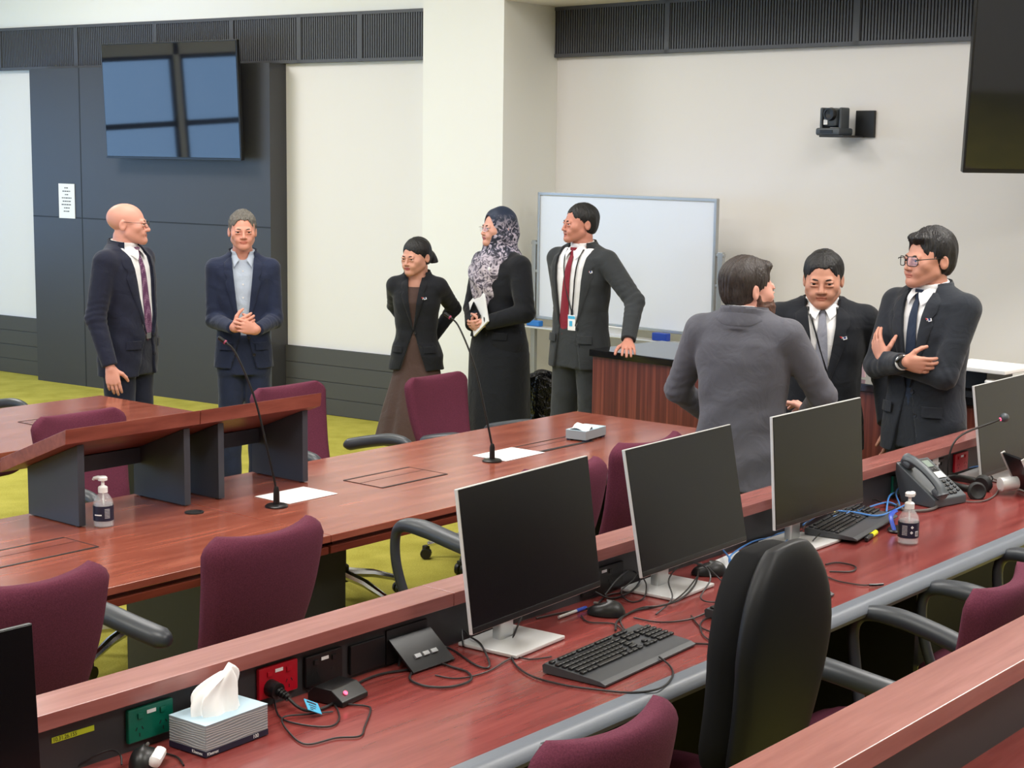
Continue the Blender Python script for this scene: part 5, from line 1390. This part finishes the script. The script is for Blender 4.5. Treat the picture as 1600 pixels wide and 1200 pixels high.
def scarf_mat():
    m, nt, b = new_mat('patterned_headscarf'); b.inputs['Roughness'].default_value = .6
    tc = nt.nodes.new('ShaderNodeTexCoord'); n = nt.nodes.new('ShaderNodeTexNoise'); n.inputs['Scale'].default_value = 26; n.inputs['Detail'].default_value = 3; n.inputs['Distortion'].default_value = 2.2
    sp = nt.nodes.new('ShaderNodeSeparateXYZ'); nt.links.new(tc.outputs['Object'], n.inputs['Vector']); nt.links.new(tc.outputs['Object'], sp.inputs[0])
    r1 = nt.nodes.new('ShaderNodeValToRGB'); e = r1.color_ramp.elements; e[0].position = .44; e[0].color = lin((22, 28, 46)); e[1].position = .60; e[1].color = lin((188, 178, 196)); k = e.new(.5); k.color = lin((70, 70, 92))
    r2 = nt.nodes.new('ShaderNodeValToRGB'); e = r2.color_ramp.elements; e[0].position = .38; e[0].color = lin((60, 54, 66)); e[1].position = .55; e[1].color = lin((200, 190, 200)); k = e.new(.47); k.color = lin((140, 130, 146))
    r0 = nt.nodes.new('ShaderNodeRGB'); r0.outputs[0].default_value = lin((30, 42, 66))
    ma = nt.nodes.new('ShaderNodeMapRange'); ma.inputs[1].default_value = 1.66; ma.inputs[2].default_value = 1.56
    mb = nt.nodes.new('ShaderNodeMapRange'); mb.inputs[1].default_value = 1.44; mb.inputs[2].default_value = 1.32
    for q in (ma, mb): nt.links.new(sp.outputs[2], q.inputs[0])
    nt.links.new(n.outputs['Fac'], r1.inputs[0]); nt.links.new(n.outputs['Fac'], r2.inputs[0])
    x1 = nt.nodes.new('ShaderNodeMixRGB'); x2 = nt.nodes.new('ShaderNodeMixRGB')
    nt.links.new(ma.outputs[0], x1.inputs[0]); nt.links.new(r0.outputs[0], x1.inputs[1]); nt.links.new(r1.outputs[0], x1.inputs[2])
    nt.links.new(mb.outputs[0], x2.inputs[0]); nt.links.new(x1.outputs[0], x2.inputs[1]); nt.links.new(r2.outputs[0], x2.inputs[2]); nt.links.new(x2.outputs[0], b.inputs['Base Color'])
    return m
H_black = hairmat('black_hair', (22, 21, 23)); H_grey = hairmat('grey_hair', (104, 100, 94), .6); H_brown = hairmat('brown_hair', (50, 42, 40)); H_dark = hairmat('dark_hair', (30, 28, 30)); H_beard = hairmat('brown_beard', (82, 54, 44), .6, (40, 40, 20)); H_pale = hairmat('pale_brow', (150, 116, 96))
hang = dict(curl=.30, thumb=.4)
only = globals().get('ONLY')
def want(k): return only is None or k in only
# 1 bald man at the corner of the far table
if want(1):
    person('bald man in navy suit and purple dotted tie, turned right beside dark panel', (-2.085, 8.86), 1.732, RAD(70), RAD(26), dict(id='a', seed=1, skin=(222, 160, 142), hairmat=H_pale, girth=.94, lift=.045, belly=.03, nose=1.1,
        armR=dict(wrist=(-.25, -.05, .885), hint=(-.3, 1, 0), f=(.06, -.16, -1), n=(.9, .45, 0), curl=[.22, .25, .3, .35], thumb=.5), armL=dict(wrist=(.20, .13, .86), hint=(.3, 1, 0), f=(0, -.1, -1), n=(-1, .2, 0), **hang),
        shirt=M['shirt_white'], tie=tie_dots, trousers=navy, belt=True, jacket=dict(mat=navy, button=1.02, open=.07, gap=.035, flare=.22, hem=.80, vpow=.6), glasses=dict(mat=M['spectacle'], w=.025, h=.015)))
# 2 man with clasped hands
if want(2):
    person('grey haired man in navy blazer with open collar, hands clasped', (-1.505, 9.15), 1.677, RAD(9), RAD(4), dict(id='b', seed=2, skin=(214, 150, 130), hairmat=H_grey, girth=.83, smile=.006, lift=.03, jaw=1.05, head=.95,
        hair=dict(line=.074, up=.016, tuft=.004, side=-.001), armR=dict(wrist=(-.055, -.245, 1.065), hint=(-.45, .9, -.5), f=(.85, -.22, .42), n=(.35, .9, .2), curl=[.55, .6, .62, .65], thumb=.7),
        armL=dict(wrist=(.075, -.255, 1.055), hint=(.45, .9, -.5), f=(-.88, -.30, .30), n=(-.3, .9, -.1), curl=[.6, .62, .65, .7], thumb=.8),
        shirt=pale, open_collar=True, trousers=navy2, jacket=dict(mat=navy2, button=1.03, open=.06, gap=.020, flare=.30, hem=.84, cuff='')))
# 3 woman with hands behind her back
if want(3):
    person('woman in black blazer over brown dress, hands behind her back', (-.585, 9.95), 1.495, RAD(-10), RAD(-26), dict(id='c', seed=3, female=True, skin=(206, 150, 130), lips=(160, 76, 76), hairmat=H_black, girth=.93, lift=.02, fat=.004, head=1.02, pitch=RAD(6), nose=.95,
        hair=dict(line=.058, up=.014, tuft=.0012, part=-.25, side=.004, yb=-.028, nape=-.06, lumps=[((0, .11, -.01), (.05, .045, .05)), ((0.02, .135, -.075), (.042, .04, .085))]),
        armR=dict(wrist=(-.06, .16, .90), hint=(-.42, 1, -.4), f=(.8, .2, -.5), n=(0, 1, 0), curl=.5), armL=dict(wrist=(.06, .18, .88), hint=(.42, 1, -.4), f=(-.8, .2, -.5), n=(0, 1, 0), curl=.5),
        skirt=dict(name='dress', mat=brown, fold=.05, n=7, rings=[(.29, .01, .32, .27), (.55, .008, .255, .205), (.78, .006, .186, .132), (.86, .006, .172, .112), (1.0, .004, .150, .104), (1.08, .004, .142, .100), (1.2, .004, .152, .108), (1.3, .002, .168, .124), (1.36, .004, .160, .108), (1.405, .006, .125, .083)]),
        jacket=dict(mat=blk, button=1.10, open=.058, gap=.0, flare=.34, hem=.82, skirt=.16, lw=.055), pin=(.082, 1.33)))
# 4 woman in a headscarf
if want(4):
    r4, arms4, head4, rings4, fy4 = person('woman in patterned headscarf and glasses holding white folder, black skirt', (-.085, 10.0), 1.675, RAD(-50), RAD(-14), dict(id='d', seed=4, female=True, skin=(216, 160, 142), lips=(160, 80, 84), hairmat=H_black, girth=1.08, fat=.003, nose=.95,
        armL=dict(wrist=(.085, -.175, 1.01), hint=(1, .6, -.4), f=(-.72, -.35, -.18), n=(-.3, .8, .3), curl=[.5, .55, .6, .6], thumb=.6), armR=dict(wrist=(-.045, -.17, .985), hint=(-1, .6, -.4), f=(.8, -.35, .1), n=(.2, .8, .4), curl=[.5, .5, .55, .6], thumb=.6),
        skirt=dict(name='skirt', mat=skirt_b, fold=.02, n=5, rings=[(.06, .01, .20, .19), (.5, .008, .20, .175), (.85, .006, .205, .155), (1.02, .004, .16, .115)]),
        jacket=dict(mat=blk, button=1.08, open=.05, flare=.2, hem=.80, skirt=.10, lw=.05), glasses=dict(mat=M['silver'], w=.024, h=.017, r=.0009, pow=2.4)))
    hc, HR, hs = head4
    def scarf(P):
        X, Y, Z = P; Q = tuple(q / hs for q in inv(P, HR, hc))
        d = ell(Q, (0, .018, .028), (.090, .112, .106)) * hs
        d = smin(d, ell(Q, (0, .01, -.06), (.082, .098, .09)) * hs, .03)
        d = smin(d, ell(Q, (0, .075, -.02), (.06, .055, .085)) * hs, .03)
        d = smin(d, loft(P, [(1.26, 0, .01, .15, .125), (1.33, 0, .012, .155, .125), (1.40, 0, .014, .135, .112), (1.46, 0, .012, .098, .10), (1.52, 0, .01, .085, .095)], 2.1), .03)
        d = smin(d, ell(P, (-.02, -.075, 1.26), (.125, .085, .19)), .04)
        d = smin(d, ell(P, (-.10, -.06, 1.30), (.075, .075, .12)), .03)
        th = np.arctan2(X, Y)
        d = d + .0035 * np.sin(70 * X + 28 * Z + 20 * Y) + .003 * np.sin(55 * Z + 30 * X)
        o_ = ((Q[0] / .056) ** 2 + ((Q[2] + .012) / .092) ** 2); face = np.maximum((np.sqrt(o_) - 1) * .056 * hs, (Q[1] + .030) * hs)
        return smax(d, -face, .006)
    mesh_of('headscarf', [nets(scarf, (-.24, -.22, 1.04), (.24, .22, 1.72), .0048)], [scarf_mat()], r4)
    bp = MB().lathe([(0, 0), (.012, 0), (.011, .004), (0, .005)], 14, Matrix.Translation((.085, -.148, 1.335)) @ Matrix.Rotation(pi / 2, 4, 'X')); bp.build('brooch', M['pin'], r4)
    Rw = Matrix.Rotation(RAD(-50), 3, 'Z')
    fo = thing('folder', 'white folder held against her waist by woman in headscarf', 'folder'); fo.location = Vector((-.085, 10.0, 0)) + Rw @ Vector((.01, -.165, 1.07)); fo.rotation_euler = (RAD(-18), RAD(-38), RAD(-50))
    MB().box((0, 0, 0), (.17, .012, .25), .002).build('cover', M['white'], fo); MB().box((0, -.0015, 0), (.165, .010, .252), .001).build('pages', M['paper'], fo)
    mp_ = tag(MB().box((0, 0, 0), (.075, .010, .15), .004).build('mobile_phone', M['bezel']), 'black mobile phone held in front of the white folder', 'phone'); mp_.location = Vector((-.085, 10.0, 0)) + Rw @ Vector((-.005, -.182, 1.06)); mp_.rotation_euler = (RAD(-18), RAD(-60), RAD(-50))
# 5 man in a red tie leaning on the credenza
if want(5):
    person('man in charcoal suit and red tie, one hand resting on credenza', (.385, 9.40), 1.732, RAD(-42), RAD(-28), dict(id='e', seed=5, skin=(196, 134, 116), hairmat=H_black, girth=.95, lift=.04, head=.95, mouth=.004, nose=1.0,
        hair=dict(line=.072, up=.012, part=.15, tuft=.0018), armL=dict(wrist=(.475, -.155, 1.015), hint=(.6, 1, .2), f=(.62, -.72, -.28), n=(.1, -.1, -1), curl=[.22, .25, .28, .3], thumb=.3, spread=.12),
        armR=dict(wrist=(-.20, .08, .87), hint=(-.3, 1, 0), f=(.1, -.15, -1), n=(1, .2, 0), **hang), shirt=M['shirt_white'], tie=tie_red, tie_x=-.045, trousers=char, stance=.03,
        jacket=dict(mat=char, button=1.04, open=.060, gap=.06, flare=.16, hem=.80, vpow=.6), pin=(.148, 1.35), lanyard=(1.06, .03)))
# 6 bearded man from behind
if want(6):
    r6, a6, h6, _, _ = person('bearded man in grey suit seen from behind, before the second monitor', (.90, 6.33), 1.632, RAD(152), RAD(-36), dict(id='f', seed=6, skin=(214, 156, 140), hairmat=H_brown, girth=.98, lift=.055, head=1.05, neck=.060,
        hair=dict(line=.070, up=.016, quiff=.026, tuft=.002, nape=-.062, side=.001), armR=dict(wrist=(-.17, -.30, 1.02), hint=(-1, .55, -.45), f=(.6, -.75, .1), n=(.5, .3, -.6), curl=.4), armL=dict(wrist=(.20, -.24, .96), hint=(1, .7, -.3), f=(-.5, -.8, .1), n=(-.5, .3, -.6), curl=.4),
        shirt=M['shirt_white'], trousers=grey, jacket=dict(mat=grey, button=1.06, open=.06, gap=.02, hem=.76, flare=.2)))
    beard_mesh(r6, h6, H_beard, bulk=.018)
# 7 man facing us with a grey tie
if want(7):
    person('man in black suit and grey tie facing camera, behind bearded man', (1.385, 7.35), 1.60, RAD(-8), RAD(-6), dict(id='g', seed=7, skin=(188, 134, 112), hairmat=H_black, girth=1.09, lift=.03, head=1.10, fat=.003, pitch=RAD(7), jaw=1.08, belly=.02, nose=1.12,
        hair=dict(line=.066, up=.014, tuft=.002, side=.003), armR=dict(wrist=(-.29, -.08, .85), hint=(-.4, 1, 0), f=(.05, -.1, -1), n=(1, .2, 0), **hang), armL=dict(wrist=(.30, -.10, .86), hint=(.4, 1, 0), f=(0, -.1, -1), n=(-1, .2, 0), **hang),
        shirt=M['shirt_white'], tie=tie_grey, trousers=blk2, jacket=dict(mat=blk2, button=1.04, open=.066, gap=.006, hem=.76, vpow=.8), pin=(.088, 1.33), lanyard=(1.0, .06), card=False))
# 8 man with crossed arms
if want(8):
    r8, a8, h8, _, _ = person('man in dark suit and black glasses with crossed arms, nearest the right edge', (1.775, 7.0), 1.715, RAD(-52), RAD(-16), dict(id='h', seed=8, skin=(200, 142, 122), hairmat=H_dark, girth=.96, lift=.035, head=1.05, jaw=1.03,
        hair=dict(line=.070, up=.026, quiff=.022, tuft=.0032, side=.002, nape=-.07), armR=dict(wrist=(.060, -.235, 1.185), hint=(-.8, .1, -.8), f=(.74, .66, -.12), n=(-.5, .8, .2), curl=[.3, .35, .35, .4], thumb=.5),
        armL=dict(wrist=(-.075, -.180, 1.175), hint=(.9, .1, -.8), f=(-.52, .14, .85), n=(.25, .95, -.1), curl=[.22, .24, .26, .28], thumb=.9),
        shirt=M['shirt_white'], tie=tie_blue, trousers=dark, jacket=dict(mat=dark, button=1.06, open=.06, gap=.012, hem=.78, flare=.22, cuff='R', cutL=1.03), pin=(.09, 1.36), glasses=dict(mat=M['bezel'], w=.0255, h=.021, r=.0019, pow=4)))
    a, e, w_ = a8['R']; u_ = (w_ - e) / np.linalg.norm(w_ - e)
    wt = MB(); c = Vector(w_ + u_ * .016); uu = Vector(u_)
    wt.tube([c - uu * .010, c + uu * .010], .0275, 20); wo = wt.build('watch_strap', M['black_matte'], r8)
    nn = Vector((-.1, -.75, .62)); nn = (nn - uu * nn.dot(uu)).normalized()
    q = nn.to_track_quat('Z', 'Y').to_matrix().to_4x4()
    wf = MB().lathe([(0, 0), (.020, 0), (.0215, .004), (.020, .009), (.0165, .009), (.016, .0075), (0, .0075)], 24, Matrix.Translation(c + nn * .024) @ q).build('watch_case', M['bezel'], r8)
    MB().lathe([(0, .0076), (.0155, .0076), (0, .0082)], 24, Matrix.Translation(c + nn * .024) @ q).build('watch_dial', M['phone'], wf)
# repeats belong together
GR = {'office_chair': 'office chairs around the tables and desks', 'monitor': 'computer monitors on the bench', 'keyboard': 'keyboards on the bench', 'computer_mouse': 'computer mice on the bench', 'power_outlet': 'outlet plates on the bench upstand', 'cable': 'loose cables on the bench',
      'gooseneck_microphone': 'gooseneck microphones on the conference table', 'person': 'people standing in the room', 'sanitiser_bottle': 'pump sanitiser bottles', 'tissue_box': 'tissue boxes', 'table_lectern': 'table lecterns', 'paper_sheet': 'white paper sheets on the tables', 'whiteboard_eraser': 'erasers on the whiteboard tray', 'television': 'wall televisions', 'conference_table': 'conference tables', 'workstation_bench': 'rows of workstation benches'}
for o in bpy.data.objects:
    if o.parent is None and 'category' in o.keys() and o.name.split('.')[0] in GR: o['group'] = GR[o.name.split('.')[0]]
# ================================================================== CAMERA AND LIGHT
cam = bpy.data.cameras.new('camera'); co = bpy.data.objects.new('camera', cam); COL.objects.link(co)
cam.sensor_fit = 'HORIZONTAL'; cam.sensor_width = 36; cam.lens = FOC / 1600 * 36; cam.clip_start = .05
Mx = Matrix((( _X.x, _U.x, -_F.x), (_X.y, _U.y, -_F.y), (_X.z, _U.z, -_F.z))).to_4x4(); Mx.translation = (0, 0, CAM_H)
co.matrix_world = Mx; S.camera = co
def area(name, loc, rot, sx, sy, e, col=(1, 1, 1)):
    l = bpy.data.lights.new(name, 'AREA'); l.shape = 'RECTANGLE'; l.size = sx; l.size_y = sy; l.energy = e; l.color = col
    o = bpy.data.objects.new(name, l); COL.objects.link(o); o.location = loc; o.rotation_euler = rot
for x, y, en in ((-4.5, 2, 92), (-1.2, 2.2, 96), (2.5, 2.4, 100), (-4.5, 6, 92), (-1.2, 6, 92), (2.4, 5.6, 98), (-4.4, 11.4, 125), (-1.4, 8.8, 66), (3.7, 7.4, 155)):  # unseen fill under the ceiling; last one added to brighten the right wall
    area('ceiling_fill_lamp', (x, y, CEIL - .03), (0, 0, 0), 1.6, 1.2, en, (1, .975, .94))
w = bpy.data.worlds.new('sky'); S.world = w; w.use_nodes = True
bg = w.node_tree.nodes['Background']; bg.inputs[0].default_value = (.34, .60, 1, 1); bg.inputs[1].default_value = 3.9
S.view_settings.view_transform = 'Standard'; S.view_settings.look = 'None'; S.view_settings.gamma = 1
S.view_settings.use_curve_mapping = False; S.view_settings.exposure = 0.0
